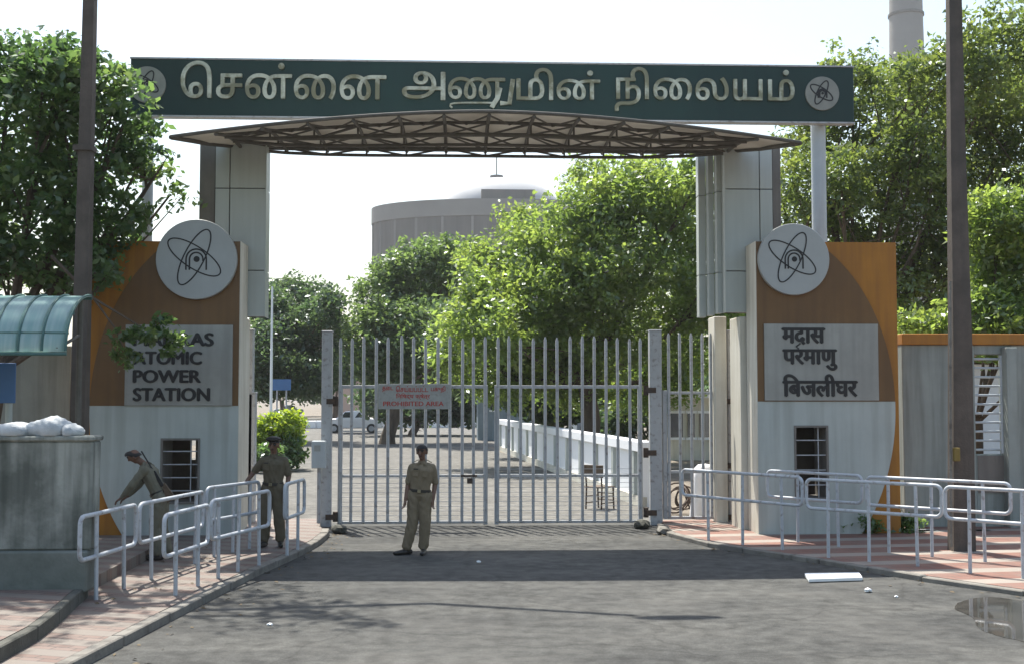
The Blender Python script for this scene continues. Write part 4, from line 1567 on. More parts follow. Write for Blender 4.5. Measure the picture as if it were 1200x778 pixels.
# ------------------------------------------------------------------ trees
def leaves(lobes, n_clump, n_leaf, size, clump_r, up=.35, aspect=.5, hollow=.55):
    """lobes: (centre, (rx, ry, rz)); leaf faces in clumps spread through the lobes; returns (n,4,3) quads, tones and clump centres"""
    vol = np.array([r[0] * r[1] * r[2] for c, r in lobes]) ** .72
    cnt = np.maximum(1, (n_clump * vol / vol.sum()).astype(int))
    cen = []
    for (c, r), k in zip(lobes, cnt):
        d = RNG.normal(size=(k, 3))
        d /= np.linalg.norm(d, axis=1)[:, None]
        rad = hollow + (1 - hollow) * RNG.random(k) ** .6
        rad *= 1 + .16 * RNG.normal(size=k)
        cen.append(np.array(c) + d * rad[:, None] * np.array(r))
    cen = np.concatenate(cen)
    K = len(cen)
    cr = clump_r * RNG.uniform(.55, 1.35, K)
    ct = RNG.random(K)
    ln = np.maximum(3, (n_leaf * RNG.uniform(.5, 1.5, K)).astype(int))
    ids = np.repeat(np.arange(K), ln)
    T = len(ids)
    o = RNG.normal(size=(T, 3))
    o /= np.linalg.norm(o, axis=1)[:, None]
    o *= (RNG.random(T) ** .5)[:, None] * cr[ids][:, None] * np.array([1, 1, .62])
    pos = cen[ids] + o
    nn = RNG.normal(size=(T, 3)) + np.array([0, 0, up * 3])
    nn /= np.linalg.norm(nn, axis=1)[:, None]
    a = np.cross(nn, RNG.normal(size=(T, 3)))
    a /= np.linalg.norm(a, axis=1)[:, None]
    b = np.cross(nn, a)
    s = size * RNG.uniform(.6, 1.35, T)
    a *= (s * .5)[:, None]
    b *= (s * .5 * aspect)[:, None]
    droop = nn * (s * -.12)[:, None]
    quad = np.stack([pos - a, pos - b * 1.0, pos + a + droop, pos + b], axis=1)
    tone = np.clip(.55 * ct[ids] + .45 * RNG.random(T), 0, 1)
    return quad, tone, cen

def leaf_object(name, quad, tone, mat, parent, org):
    T = len(quad)
    me = bpy.data.meshes.new(name)
    me.vertices.add(T * 4)
    me.loops.add(T * 4)
    me.polygons.add(T)
    me.vertices.foreach_set('co', (quad.reshape(-1, 3) - np.array(org)).astype(np.float32).ravel())
    me.loops.foreach_set('vertex_index', np.arange(T * 4, dtype=np.int32))
    me.polygons.foreach_set('loop_start', np.arange(0, T * 4, 4, dtype=np.int32))
    me.update(calc_edges=True)
    at = me.attributes.new('tone', 'FLOAT', 'FACE')
    at.data.foreach_set('value', tone.astype(np.float32))
    me.materials.append(mat)
    o = bpy.data.objects.new(name, me)
    COL.objects.link(o)
    o.parent = parent
    return o

LEAF = {
    'dark': leafmat('dark_green_leaves', (.026, .062, .018), (.055, .112, .028), (.11, .165, .040), trans=.54),
    'olive': leafmat('olive_leaves', (.050, .086, .018), (.085, .128, .024), (.14, .175, .034), trans=.52),
    'bright': leafmat('bright_green_leaves', (.064, .112, .022), (.100, .160, .028), (.15, .20, .038), trans=.64),
    'mid': leafmat('mid_green_leaves', (.048, .092, .024), (.074, .126, .032), (.10, .155, .040), trans=.55),
    'deep': leafmat('deep_green_leaves', (.030, .064, .022), (.048, .088, .030), (.07, .11, .036), trans=.48),
    'lime': leafmat('lime_leaves', (.11, .19, .012), (.19, .27, .018), (.27, .33, .03), trans=.48),
}

def tree(label, base, lobes_px, D, kind, n_clump, n_leaf, size, clump_r, trunk_r, name='tree', group=None, limbs=14, jit=.1, hollow=.55, cat='tree', sink=0.0):
    """lobes_px: (u, v, ru, rv, depth offset)"""
    lobes = []
    for l in lobes_px:
        u, v, ru, rv = l[:4]
        dd = D + (l[4] if len(l) > 4 else RNG.uniform(-jit, jit) * D)
        c = PD(u, v, dd)
        lobes.append(((c.x, c.y, c.z), (ru / F * dd, (ru + rv) / 2 / F * dd, rv / F * dd)))
    root = thing(name, label, cat, base, group)
    quad, tone, cen = leaves(lobes, n_clump, n_leaf, size, clump_r, hollow=hollow)
    keep = quad[:, :, 2].min(axis=1) > .05
    leaf_object('crown', quad[keep], tone[keep], LEAF[kind], root, base)
    mb = MB()
    base = Vector(base)
    zlow = min(c[2] - r[2] * .5 for c, r in lobes)
    mid = sum((Vector(c) for c, r in lobes), Vector()) / len(lobes)
    fork = Vector((lerp(base.x, mid.x, .35), lerp(base.y, mid.y, .35), max(base.z + .5, min(lerp(base.z, mid.z, .45), zlow + 1.2))))
    mb.tube([base + Vector((0, 0, -.1)), base + (fork - base) * .12 + Vector((.0, 0, .1)), base + (fork - base) * .55 + Vector((trunk_r * .4, 0, 0)), fork], [trunk_r * 1.35, trunk_r * 1.05, trunk_r * .9, trunk_r * .75], 12)
    for (c, r) in lobes:
        c = Vector(c)
        m1 = fork.lerp(c, .5) + Vector((random.uniform(-.2, .2), random.uniform(-.2, .2), -.12 * (c - fork).length * random.random()))
        r1 = trunk_r * random.uniform(.22, .38)
        mb.tube([fork - (c - fork).normalized() * trunk_r * .3, m1, c], [r1, r1 * .7, r1 * .3], 8)
        for q in range(3):
            e = Vector(cen[random.randrange(len(cen))])
            best = min((Vector(cen[random.randrange(len(cen))]) for _ in range(12)), key=lambda k: (k - c).length)
            s = m1.lerp(c, random.uniform(.2, 1))
            mm = s.lerp(best, .5) + Vector((random.uniform(-.1, .1), random.uniform(-.1, .1), .05))
            mb.tube([s, mm, best], [r1 * .4, r1 * .26, r1 * .1], 6)
    mb.build('trunk', M['bark'], root, smooth=True)
    return root

# the dark tree by the shelter, its twigs hang over the panel
tree('dark leafy tree overhanging the shelter and one end of the signboard', (-7.9, 19.2, 0),
     [(50, 105, 55, 55, -.3), (70, 78, 50, 36, 0), (15, 75, 40, 30, .2), (5, 160, 80, 90, .2), (112, 100, 45, 42, .1), (105, 175, 62, 58, .4), (152, 128, 36, 40, .3), (30, 250, 90, 70, -.2), (105, 250, 60, 50, .3), (165, 190, 32, 26, .7), (190, 195, 26, 14, 1.0), (60, 310, 75, 34, -.1), (112, 320, 24, 26, -.6), (-60, 200, 70, 110, 0), (150, 250, 22, 18, .5), (200, 228, 16, 12, 1.1), (10, 310, 50, 30, .4)],
     19.4, 'dark', 840, 28, .15, .34, .2)
def high_tree():
    b0 = Vector((-11.5, 17.5, 0))
    root = thing('tree', 'tall spreading tree whose boughs arch over the brick pavement', 'tree', b0)
    lobes = [((-8.5, 18.5, 10.6), (1.6, 1.5, .8)), ((-6.2, 18.8, 11.0), (1.4, 1.4, .7)), ((-4.6, 19.2, 11.2), (1.2, 1.3, .6)), ((-6.8, 17.0, 10.6), (1.3, 1.2, .6)), ((-3.6, 18.2, 11.0), (.9, .9, .5)), ((-10.5, 17.0, 9.4), (1.6, 1.6, 1.2))]
    quad, tone, cen = leaves(lobes, 190, 24, .16, .42, hollow=.2)
    leaf_object('crown', quad, tone, LEAF['dark'], root, b0)
    mb = MB()
    mb.tube([b0, b0 + Vector((.1, 0, 3.5)), b0 + Vector((.4, .1, 7.6))], [.34, .26, .2], 12)
    for c, r in lobes:
        m1 = (b0 + Vector((.4, .1, 7.5))).lerp(Vector(c), .5) + Vector((0, 0, .6))
        mb.tube([b0 + Vector((.4, .1, 7.4)), m1, Vector(c)], [.13, .09, .03], 8)
    mb.build('trunk', M['bark'], root, smooth=True)
high_tree()
hb = thing('hanging_branch', 'small dark leafy twig hanging in front of the English plaque', 'branch', Y(190, 375, 18.6))
quad, tone, cen = leaves([(tuple(Y(u, v, 18.6)), (r / F * 18.6,) * 3) for u, v, r in ((188, 384, 14), (168, 392, 12), (205, 400, 12), (146, 418, 12), (140, 395, 10), (200, 412, 7))], 60, 16, .12, .14)
leaf_object('leaves', quad, tone, LEAF['dark'], hb, Y(190, 375, 18.6))
mb = MB()
mb.tube([Y(60, 300, 18.8), Y(110, 350, 18.7), Y(160, 380, 18.6), Y(205, 400, 18.6)], [.03, .022, .014, .006], 6)
mb.tube([Y(110, 350, 18.7), Y(135, 385, 18.6), Y(150, 420, 18.6)], [.02, .012, .005], 6)
mb.build('twig', M['bark'], hb)

tree('tall olive green tree with open crown behind the end of the signboard', (9.2, 29.5, 0),
     [(1000, 105, 50, 55), (955, 160, 42, 50), (1060, 120, 55, 52), (1130, 75, 50, 55), (1175, 60, 50, 55), (1195, 140, 60, 60), (1120, 170, 60, 50), (1040, 195, 60, 50), (965, 235, 45, 45), (1010, 262, 50, 42), (1090, 250, 60, 50), (1170, 230, 55, 50), (930, 215, 20, 55), (1060, 320, 50, 45), (1120, 320, 50, 50), (1240, 90, 60, 80), (1250, 230, 60, 80), (940, 300, 30, 40), (905, 250, 18, 60), (1080, 180, 60, 50), (1150, 290, 60, 50), (1000, 310, 50, 40), (985, 205, 40, 40), (1090, 370, 60, 40), (1140, 130, 40, 40), (1068, 92, 34, 30)],
     29.5, 'olive', 3000, 26, .15, .42, .22, jit=.07, hollow=.3)
tree('fresh green tree close behind the boundary wall at the pole', (10.6, 24.6, 0),
     [(1175, 262, 45, 42), (1190, 330, 50, 45), (1155, 365, 30, 28), (1210, 390, 40, 30), (1085, 380, 34, 18), (1150, 398, 40, 14), (1180, 405, 26, 22)],
     24.2, 'bright', 750, 26, .14, .38, .16, jit=.05)
tree('broad bright green tree filling the view above the gate', (4.6, 43, 0),
     [(745, 232, 62, 44), (695, 252, 48, 40), (645, 285, 55, 40), (795, 262, 45, 65), (720, 315, 85, 60), (640, 350, 75, 50), (790, 360, 50, 60), (590, 320, 45, 40), (575, 385, 50, 45), (700, 400, 95, 45), (800, 420, 45, 40), (630, 425, 60, 35), (560, 300, 22, 22), (850, 330, 50, 90), (760, 205, 40, 22), (820, 210, 30, 40), (555, 345, 32, 40), (590, 440, 50, 34), (535, 415, 34, 40), (670, 450, 60, 30), (760, 450, 60, 34), (612, 262, 26, 26), (690, 205, 30, 20)],
     42, 'bright', 3300, 27, .20, .55, .38, jit=.08, hollow=.35)
tree('rounded mid green tree in front of the reactor drum', (-3.8, 63, 0),
     [(490, 325, 42, 42), (450, 350, 36, 40), (525, 315, 36, 38), (437, 395, 30, 45), (480, 400, 50, 45), (540, 390, 40, 45), (520, 430, 50, 30), (450, 430, 40, 28)],
     62, 'mid', 1500, 26, .27, .7, .35, jit=.06)
tree('dark round tree standing beyond the open passage', (-12.6, 66, 0),
     [(352, 365, 40, 42), (330, 410, 42, 45), (372, 402, 30, 48), (312, 365, 24, 35), (388, 362, 15, 24), (345, 440, 48, 24), (300, 420, 30, 45)],
     65, 'deep', 1400, 26, .27, .7, .35, jit=.05)
tree('small dark tree filling the gap between the gate posts', (-9.5, 90, 0), [(400, 395, 12, 26), (410, 425, 20, 22), (395, 440, 14, 14)], 90, 'deep', 200, 22, .4, .8, .22)
tree('low shaded tree behind the low wall under the broad crown', (3.2, 52, 0),
     [(620, 455, 40, 28), (680, 450, 45, 30), (740, 450, 45, 32), (790, 455, 40, 34), (590, 450, 25, 26), (655, 480, 40, 16), (735, 490, 40, 18)], 50, 'deep', 800, 22, .30, .6, .25, jit=.05)
tree('shaded hedge tree beyond the road behind the warning sign', (-3, 76, 0),
     [(470, 465, 40, 24), (520, 462, 40, 26), (560, 462, 30, 26), (440, 470, 20, 18), (500, 484, 60, 12)], 76, 'deep', 600, 22, .4, .8, .25, jit=.03)
for i, (lb, u, D) in enumerate((('distant grey green tree at the skyline beyond the pinkish building', 410, 160), ('distant tree at the skyline behind the dark round tree', 330, 150), ('distant tree at the skyline behind the blue shed', 600, 150), ('distant tree far behind the plain pillar', 250, 140), ('distant tree at the skyline behind the office roof', 800, 140))):
    b0 = PD(u, 467, D)
    tree(lb, (b0.x, b0.y, 0), [(u, 440, 34, 22), (u - 30, 450, 26, 18), (u + 34, 448, 28, 18)], D, 'deep', 260, 20, .7, 1.6, .35, group='distant trees along the skyline')
# bushes
tree('bright lime shrub beside the flag pole', (PD(328, 467, 40).x, PD(328, 467, 40).y, 0), [(322, 502, 22, 18), (338, 497, 15, 15), (308, 512, 14, 20), (335, 515, 17, 20), (345, 505, 8, 14)], 40, 'lime', 300, 26, .16, .3, .05, name='shrub', cat='shrub', jit=.02)
tree('dark low shrub below the lime shrub', (PD(322, 467, 38).x, PD(322, 467, 38).y, 0), [(312, 535, 20, 14), (335, 535, 18, 14), (345, 525, 9, 14)], 38.5, 'dark', 160, 24, .16, .3, .05, name='shrub', cat='shrub', jit=.02)
for lb, u, r in (('low dark plant at the foot of the orange panel edge', 1008, 26), ('low dark plant beside the white painted block', 1052, 22)):
    c = Y(u, 622, YB - .5)
    tree(lb, (c.x, c.y, PR), [(u, 614, r, 15), (u - 10, 624, r * .7, 10), (u + 12, 622, r * .6, 12)], 20.6, 'dark', 90, 22, .10, .16, .02, name='plant', cat='plant', jit=.005)


# ------------------------------------------------------------------ people
def capsule(mb, a, b, r0, r1, n=12):
    """closed tapered capsule"""
    a, b = Vector(a), Vector(b)
    d = b - a
    L = d.length
    if L < 1e-5:
        d = Vector((0, 0, 1))
    d.normalize()
    pts, rad = [], []
    for k in range(5):
        t = math.pi / 2 * k / 5
        pts.append(a - d * r0 * math.cos(t))
        rad.append(max(1e-4, r0 * math.sin(t)))
    pts += [a, b]
    rad += [r0, r1]
    for k in range(1, 6):
        t = math.pi / 2 * k / 5
        pts.append(b + d * r1 * math.sin(t))
        rad.append(max(1e-4, r1 * math.cos(t)))
    mb.tube(pts, rad, n)

def hand(seg, wrist, d, side, fwd, curl=.5):
    """palm and five fingers from the wrist; d: direction of the hand, side: towards the thumb, fwd: the palm's normal"""
    d, side, fwd = d.normalized(), side.normalized(), fwd.normalized()
    pc = wrist + d * .085
    for k in (-1, -.33, .33, 1):
        seg.append((wrist + side * .012 * k, pc + side * .028 * k, .015, .0135, 'skin'))
    for k, L in ((1, .070), (.33, .078), (-.33, .072), (-1, .056)):
        p0 = pc + side * .029 * k
        p1 = p0 + (d + fwd * curl * .5).normalized() * L * .5
        p2 = p1 + (d + fwd * curl * 1.6).normalized() * L * .5
        seg.append((p0, p1, .0088, .0082, 'skin'))
        seg.append((p1, p2, .0082, .0072, 'skin'))
    t0 = wrist + d * .03 + side * .022
    t1 = t0 + (d * .7 + side * .8 + fwd * .3).normalized() * .035
    t2 = t1 + (d * .95 + side * .25 + fwd * .4).normalized() * .03
    seg.append((t0, t1, .0115, .0098, 'skin'))
    seg.append((t1, t2, .0098, .0082, 'skin'))

def person(label, base, J, shirt, trousers, sleeve, cap=None, face=Vector((0, -1, 0)), name='person', sidearm=None):
    """J: joints in metres relative to the standing point (x to the picture's right, y away, z up)"""
    root = thing(name, label, 'person', base)
    base = Vector(base)
    J = {k: (Vector(v) if not isinstance(v, list) else [Vector(q) for q in v]) for k, v in J.items()}
    seg = []                                     # (a, b, ra, rb, material)
    S = lambda a, b, r0, r1, m: seg.append((Vector(a), Vector(b), r0, r1, m))
    hip, chest, neck, head = J['hip'], J['chest'], J['neck'], J['head']
    f = face.normalized()
    upv = (head - neck).normalized()
    side = f.cross(upv).normalized()
    fwd_b = J.get('front', f).normalized()       # the way the torso faces
    sd = fwd_b.cross((chest - hip).normalized()).normalized()
    # torso: pelvis, waist, ribcage, shoulders
    waist = hip.lerp(chest, .38)
    S(hip - sd * .07, hip + sd * .07, .105, .105, 'trousers')
    S(hip - sd * .06, waist - sd * .055, .105, .098, 'shirt')
    S(hip + sd * .06, waist + sd * .055, .105, .098, 'shirt')
    S(waist - sd * .055, chest - sd * .08, .098, .105, 'shirt')
    S(waist + sd * .055, chest + sd * .08, .098, .105, 'shirt')
    S(chest - sd * .075, chest + sd * .075, .108, .108, 'shirt')
    S(chest + fwd_b * .03, waist + fwd_b * .02, .10, .09, 'shirt')
    for s in 'LR':
        S(neck.lerp(chest, .42), J['sh' + s] + (chest - neck) * .12, .062, .06, 'shirt')
    S(neck.lerp(chest, .35), neck, .062, .05, 'shirt')
    S(neck - upv * .02, head - upv * .06, .05, .046, 'skin')
    # head
    hc = head
    S(hc + upv * .035 - f * .018, hc + upv * .03 + f * .005, .082, .078, 'skin')
    S(hc + upv * .0 + f * .014, hc - upv * .055 + f * .026, .068, .048, 'skin')
    S(hc - upv * .075 + f * .048, hc - upv * .08 + f * .052, .026, .022, 'skin')
    S(hc + upv * .02 + f * .082, hc - upv * .018 + f * .1, .010, .015, 'skin')
    S(hc - upv * .046 + f * .072 - side * .018, hc - upv * .046 + f * .072 + side * .018, .011, .011, 'lips')
    for k in (-1, 1):
        S(hc + side * .078 * k + upv * .015, hc + side * .08 * k - upv * .02, .016, .012, 'skin')
        S(hc + side * .034 * k + upv * .022 + f * .070, hc + side * .034 * k + upv * .022 + f * .071, .0125, .0125, 'eye')
        S(hc + side * .016 * k + upv * .042 + f * .076, hc + side * .05 * k + upv * .04 + f * .064, .010, .008, 'hair')
    # arms
    for s in 'LR':
        a, e, w = J['sh' + s], J['el' + s], J['wr' + s]
        k = sleeve
        if k < 1:
            c = a.lerp(e, .85)
            S(a + (chest - neck) * .12, c, .062, .058, 'shirt')
            S(c, e, .043, .040, 'skin')
            S(e, w, .041, .028, 'skin')
        else:
            S(a, e, .062, .05, 'shirt')
            S(e, e.lerp(w, .9), .05, .04, 'shirt')
            S(e.lerp(w, .85), w, .03, .028, 'skin')
        hd = J.get('hd' + s, (w - e))
        sdv = J.get('th' + s, f)
        hand(seg, w, hd, sdv - hd.normalized() * sdv.dot(hd.normalized()), hd.cross(sdv) * (1 if s == 'L' else -1), .55)
        # legs
        kn, an, toe = J['kn' + s], J['an' + s], J['toe' + s]
        h0 = hip + sd * .088 * (1 if (kn - hip).dot(sd) > ((J['kn' + ('L' if s == 'R' else 'R')]) - hip).dot(sd) else -1)
        S(h0, kn, .108, .086, 'trousers')
        S(kn, an + Vector((0, 0, .05)), .086, .078, 'trousers')
        S(an + Vector((0, 0, -.02)), an + Vector((0, 0, -.03)), .045, .045, 'shoe')
        td = (toe - an)
        td.z = 0
        td.normalize()
        S(Vector((an.x, an.y, .042)) - td * .05, Vector((an.x, an.y, .042)) + td * .06, .042, .042, 'shoe')
        S(Vector((an.x, an.y, .042)) + td * .06, Vector((toe.x, toe.y, .034)), .044, .034, 'shoe')
    mb = MB()
    for a, b, r0, r1, m in seg:
        capsule(mb, a, b, r0, r1)
    me = bpy.data.meshes.new('body')
    me.from_pydata(mb.v, [], mb.f)
    bm = bmesh.new()
    bm.from_mesh(me)
    bmesh.ops.recalc_face_normals(bm, faces=bm.faces)
    bm.to_mesh(me)
    bm.free()
    tmp = bpy.data.objects.new('tmp', me)
    COL.objects.link(tmp)
    rm = tmp.modifiers.new('r', 'REMESH')
    rm.mode, rm.voxel_size = 'VOXEL', .0068
    sm = tmp.modifiers.new('s', 'SMOOTH')
    sm.factor, sm.iterations = .5, 4
    bpy.context.view_layer.update()
    dg = bpy.context.evaluated_depsgraph_get()
    out = bpy.data.meshes.new_from_object(tmp.evaluated_get(dg))
    bpy.data.objects.remove(tmp)
    out.name = 'body'
    # cloth regions: nearest limb decides
    n = len(out.polygons)
    cen = np.empty(n * 3)
    out.polygons.foreach_get('center', cen)
    cen = cen.reshape(-1, 3)
    best = np.full(n, 1e9)
    mi = np.zeros(n, dtype=np.int32)
    names = ['shirt', 'trousers', 'skin', 'shoe', 'hair', 'eye', 'lips']
    for a, b, r0, r1, m in seg:
        A, B = np.array(a), np.array(b)
        ab = B - A
        t = np.clip(((cen - A) @ ab) / max(1e-9, ab @ ab), 0, 1)
        dd = np.linalg.norm(cen - (A + t[:, None] * ab), axis=1) - (r0 + (r1 - r0) * t)
        bias = -.002 if m in ('eye', 'hair', 'lips') else 0
        k = dd + bias < best
        best[k] = dd[k] + bias
        mi[k] = names.index(m)
    out.materials.clear()
    for m in (shirt, trousers, M['skin'], M['leather'], M['hair'], M['hair'], M['skin_lip']):
        out.materials.append(m)
    out.polygons.foreach_set('material_index', mi)
    # wrinkles of the cloth are in the material's bump; smooth shading
    nv = len(out.vertices)
    co, no = np.empty(nv * 3), np.empty(nv * 3)
    out.vertices.foreach_get('co', co)
    out.vertices.foreach_get('normal', no)
    co, no = co.reshape(-1, 3), no.reshape(-1, 3)
    cloth = np.zeros(nv, bool)
    for p in out.polygons:
        if mi[p.index] < 2:
            for k in p.vertices:
                cloth[k] = True
    ph = hip.x * 40
    w = np.sin(co[:, 2] * 34 + 9 * np.sin(co[:, 0] * 11 + ph) + 5 * co[:, 1]) * .5 + np.sin(co[:, 2] * 21 + co[:, 0] * 31 + 4 * np.sin(co[:, 2] * 9) + ph) * .6
    knee = np.exp(-((co[:, 2] - .45) / .12) ** 2) + np.exp(-((co[:, 2] - .12) / .08) ** 2) + np.exp(-((co[:, 2] - .85) / .1) ** 2) + .7 * np.exp(-((co[:, 2] - 1.08) / .12) ** 2)
    co += no * (cloth * w * (.003 + .0055 * knee))[:, None]
    out.vertices.foreach_set('co', co.ravel())
    out.update()
    out.shade_smooth()
    body = bpy.data.objects.new('body', out)
    COL.objects.link(body)
    body.parent = root
    # hair or cap
    mb = MB()
    vs = []
    nn, mm = 22, 9
    for i in range(mm + 1):
        el = math.radians(lerp(-8, 90, i / mm))
        for j in range(nn):
            az = 2 * math.pi * j / nn
            fr = math.cos(az)
            e2 = el
            drop = -.35 if fr < .2 else .32
            e2 = max(el, drop) if i else drop
            if cap:
                e2 = max(el, .30)
            r = Vector((.091, .103, .096))
            p = hc + upv * .032 - f * .008 + side * (math.cos(e2) * math.sin(az) * r.x) + f * (math.cos(e2) * math.cos(az) * r.y) + upv * (math.sin(e2) * r.z)
            vs.append(p)
    fs = [(i * nn + j, i * nn + (j + 1) % nn, (i + 1) * nn + (j + 1) % nn, (i + 1) * nn + j) for i in range(mm) for j in range(nn)]
    mb.add([p + base for p in vs], fs)
    if cap:
        mb.ellipsoid(base + hc + upv * .105 + side * .012, (.118, .12, .05), 18, 8)
    mb.build('cap' if cap else 'hair', cap or M['hair'], root, smooth='all')
    # belt
    mb = MB()
    up2 = (chest - hip).normalized()
    bc = hip + up2 * .075
    ring = lambda z: [bc + up2 * z + sd * (math.cos(t) * .166) + fwd_b * (math.sin(t) * .118) for t in [2 * math.pi * i / 28 for i in range(28)]]
    r0, r1 = ring(-.022), ring(.022)
    inn0, inn1 = [bc + (p - bc) * .9 for p in r0], [bc + (p - bc) * .9 for p in r1]
    mb.add([p + base for p in r0 + r1 + inn0 + inn1], [(i, (i + 1) % 28, (i + 1) % 28 + 28, i + 28) for i in range(28)] + [(i + 28, (i + 1) % 28 + 28, (i + 1) % 28 + 84, i + 84) for i in range(28)] + [(i, i + 56, (i + 1) % 28 + 56, (i + 1) % 28) for i in range(28)])
    bl = mb.build('belt', M['leather'], root, smooth=True)
    mb = MB()
    mb.obox(base + bc + fwd_b * .122, sd * .026, fwd_b * .005, up2 * .024)
    mb.build('buckle', M['chrome'], bl, bevel=.003)
    # chest pockets and collar
    for k in (-1, 1):
        mb = MB()
        c = chest + fwd_b * .130 + sd * .075 * k - up2 * .03
        mb.obox(base + c, sd * .042, fwd_b * .006, up2 * .048)
        mb.obox(base + c + up2 * .043 + fwd_b * .003, sd * .044, fwd_b * .006, up2 * .014)
        mb.build('pocket', shirt, root, bevel=.004)
    for s in 'LR':
        a = neck.lerp(J['sh' + s], .35)
        b = neck.lerp(J['sh' + s], .95)
        mb = MB()
        mb.obox(base + (a + b) / 2 + Vector((0, 0, .052)), (b - a) / 2, fwd_b * .022, (0, 0, .005))
        mb.build('shoulder_strap', trousers, root, bevel=.003)
    mb = MB()
    mb.obox(base + chest + fwd_b * .142 + sd * .075 + up2 * .035, sd * .035, fwd_b * .003, up2 * .009)
    mb.build('name_tag', M['leather'], root)
    mb = MB()
    for k in (-1, 1):
        a = neck + sd * .02 * k + fwd_b * .06 - up2 * .02
        b = neck + sd * .062 * k - fwd_b * .01 + up2 * .008
        c = neck + sd * .07 * k + fwd_b * .055 - up2 * .065
        mb.prism([base + a, base + b, base + c], 0, fwd_b * .012)
    mb.build('collar', shirt, root)
    return root

M['skin_lip'] = pmat('brown_lips', (.09, .04, .03), (.08, .035, .028), 8, .5, 0)

g2 = G(489, 649.5)
person('guard in khaki uniform standing bareheaded before the closed gate', (g2.x, g2.y, .004), dict(
    hip=(.035, .0, .885), chest=(.065, .0, 1.25), neck=(.075, -.005, 1.405), head=(.065, -.03, 1.535),
    shL=(-.085, .01, 1.325), elL=(-.145, .03, 1.05), wrL=(-.178, -.045, .83), hdL=(-.02, -.035, -.12), thL=(.5, -1, 0),
    shR=(.222, .01, 1.325), elR=(.262, .05, 1.055), wrR=(.235, -.02, .83), hdR=(-.01, -.03, -.12), thR=(-.5, -1, 0),
    knL=(-.075, -.03, .47), anL=(-.155, .0, .085), toeL=(-.33, -.10, .03),
    knR=(.115, -.04, .465), anR=(.095, .0, .085), toeR=(.075, -.19, .03), front=Vector((-.12, -1, 0))),
    M['khaki'], M['khaki'], .5, face=Vector((-.35, -1, -.05)))
g1 = G(319, 640, PZ)
person('guard in dark khaki and cap in the open passage with one hand on a railing', (g1.x, g1.y, PZ), dict(
    hip=(.0, .0, .885), chest=(.01, .0, 1.25), neck=(.01, -.005, 1.405), head=(.015, -.03, 1.53),
    shL=(-.15, .0, 1.325), elL=(-.30, .04, 1.13), wrL=(-.395, -.06, .985), hdL=(-.10, -.06, -.03), thL=(.3, -1, 0),
    shR=(.17, .0, 1.325), elR=(.235, .04, 1.07), wrR=(.215, -.08, .86), hdR=(-.03, -.05, -.12), thR=(-.5, -1, 0),
    knL=(-.10, -.03, .47), anL=(-.12, .0, .085), toeL=(-.16, -.18, .03),
    knR=(.10, -.03, .47), anR=(.125, .0, .085), toeR=(.16, -.18, .03)),
    M['khaki_d'], M['khaki_d'], .5, cap=M['hair'], face=Vector((-.2, -1, -.08)))
g3 = G(183, 655, PZ)
person('guard in faded khaki leaning forward over the railing beside the dark window', (g3.x, g3.y, PZ), dict(
    hip=(.05, .0, .86), chest=(-.10, .0, 1.20), neck=(-.195, .0, 1.335), head=(-.315, -.02, 1.43),
    shL=(-.14, -.18, 1.27), elL=(-.30, -.23, 1.04), wrL=(-.45, -.16, .88), hdL=(-.10, .03, -.07), thL=(0, 1, .2),
    shR=(-.14, .18, 1.27), elR=(-.30, .23, 1.04), wrR=(-.44, .14, .88), hdR=(-.10, -.03, -.07), thR=(0, -1, .2),
    knL=(.0, -.10, .46), anL=(.04, -.10, .085), toeL=(-.16, -.12, .03),
    knR=(.04, .10, .46), anR=(.12, .11, .085), toeR=(-.07, .13, .03), front=Vector((-1, 0, -.4)), sgn=(-1, 0, 0)),
    M['khaki_g'], M['khaki_g'], 1.0, face=Vector((-1, -.12, -.35)))
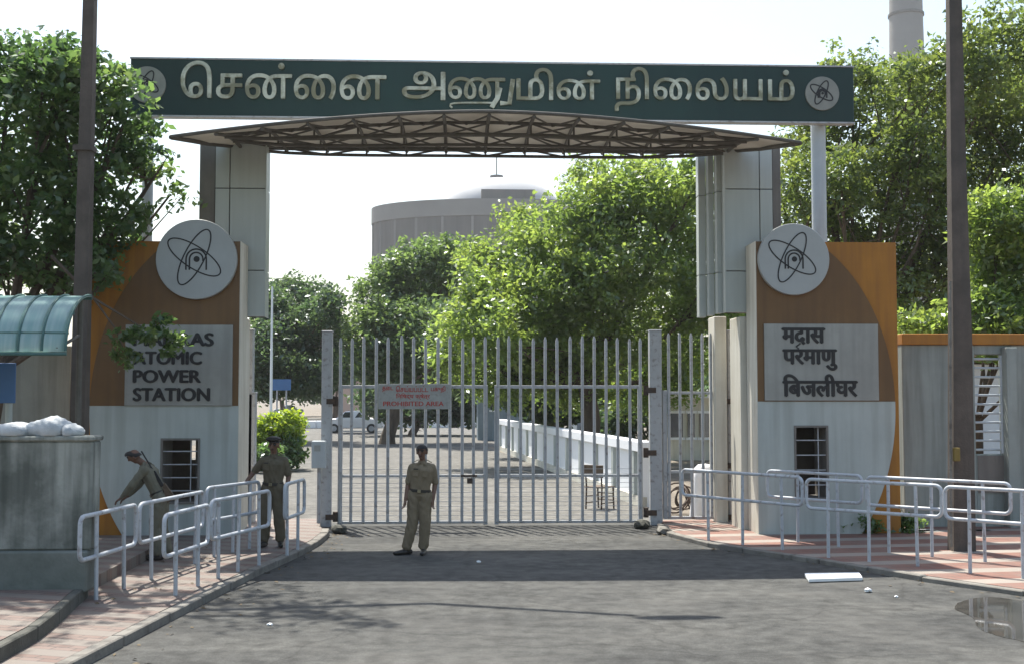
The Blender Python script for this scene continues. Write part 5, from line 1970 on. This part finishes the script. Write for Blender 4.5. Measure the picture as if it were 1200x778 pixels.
# rifle slung on the leaning guard's back
rf = thing('rifle', 'dark rifle slung across the back of the leaning guard', 'rifle', g3 + Vector((0, 0, 1)))
a, b = g3 + Vector((-.20, -.12, 1.62 - PZ)), g3 + Vector((.23, -.10, .92 - PZ))
d = (b - a)
mb = MB()
mb.tube([a, a + d * .45], .011, 8)
mb.build('barrel', M['black'], rf, smooth=True)
mb = MB()
mb.beam(a + d * .40, a + d * .70, .035, .05)
mb.build('receiver', M['black'], rf, bevel=.005)
mb = MB()
mb.prism([a + d * .70 + Vector((-.015, -.015, .03)), a + d * 1.0 + Vector((-.06, -.015, -.03)), a + d * 1.0 + Vector((.05, -.015, .06)), a + d * .70 + Vector((.03, -.015, .05))], 0, (0, .03, 0))
mb.build('stock', M['wood'], rf, bevel=.005)


# ------------------------------------------------------------------ fallen leaves on the pavement and along the kerbs
def litter():
    n = 260
    q = []
    for i in range(n):
        if i % 3 == 0:
            t = random.random()
            k = random.randrange(1, len(kl) - 1)
            p = kl[k].lerp(kl[k + 1], t) + Vector((abs(random.gauss(0, .25)) + .03, random.gauss(0, .1), 0))
            z = .009
        elif i % 3 == 1:
            p = Vector((random.uniform(-7, -3.2), random.uniform(13, 19), 0))
            k0 = min(kl, key=lambda c: abs(c.y - p.y))
            if p.x > k0.x - .3:
                continue
            z = PZ + .007
        else:
            t = random.random()
            k = random.randrange(1, len(kr) - 1)
            p = kr[k].lerp(kr[k + 1], t) + Vector((random.gauss(0, .2), -abs(random.gauss(0, .25)) - .05, 0))
            z = .014
        a = random.uniform(0, 6.3)
        L, w = random.uniform(.02, .05), random.uniform(.009, .02)
        d, e = Vector((math.cos(a), math.sin(a), 0)) * L, Vector((-math.sin(a), math.cos(a), 0)) * w
        up = Vector((0, 0, random.uniform(.002, .018)))
        c = Vector((p.x, p.y, z))
        q.append([c - d, c - e + up, c + d + up * .5, c + e])
    q = np.array([[list(v) for v in k] for k in q])
    o = leaf_object('fallen_leaves', q, RNG.random(len(q)), M['dryleaf'], None, (0, 0, 0))
    tag(o, kind='stuff')
M['dryleaf'] = pmat('dry_leaf', (.085, .06, .032), (.13, .10, .055), 6, .8, 0)
litter()


# ------------------------------------------------------------------ coastal haze
def haze():
    m = bpy.data.materials.new('haze_air')
    m.use_nodes = True
    nt = m.node_tree
    nt.nodes.remove(nt.nodes['Principled BSDF'])
    pv = nt.nodes.new('ShaderNodeVolumePrincipled')
    pv.inputs['Color'].default_value = (.93, .96, 1, 1)
    pv.inputs['Density'].default_value = .00028
    pv.inputs['Anisotropy'].default_value = .35
    nt.links.new(pv.outputs[0], nt.nodes['Material Output'].inputs['Volume'])
    mb = MB()
    mb.box(-950, 950, -70, 1850, -1, 125)
    tag(mb.build('haze', m), kind='stuff')
haze()
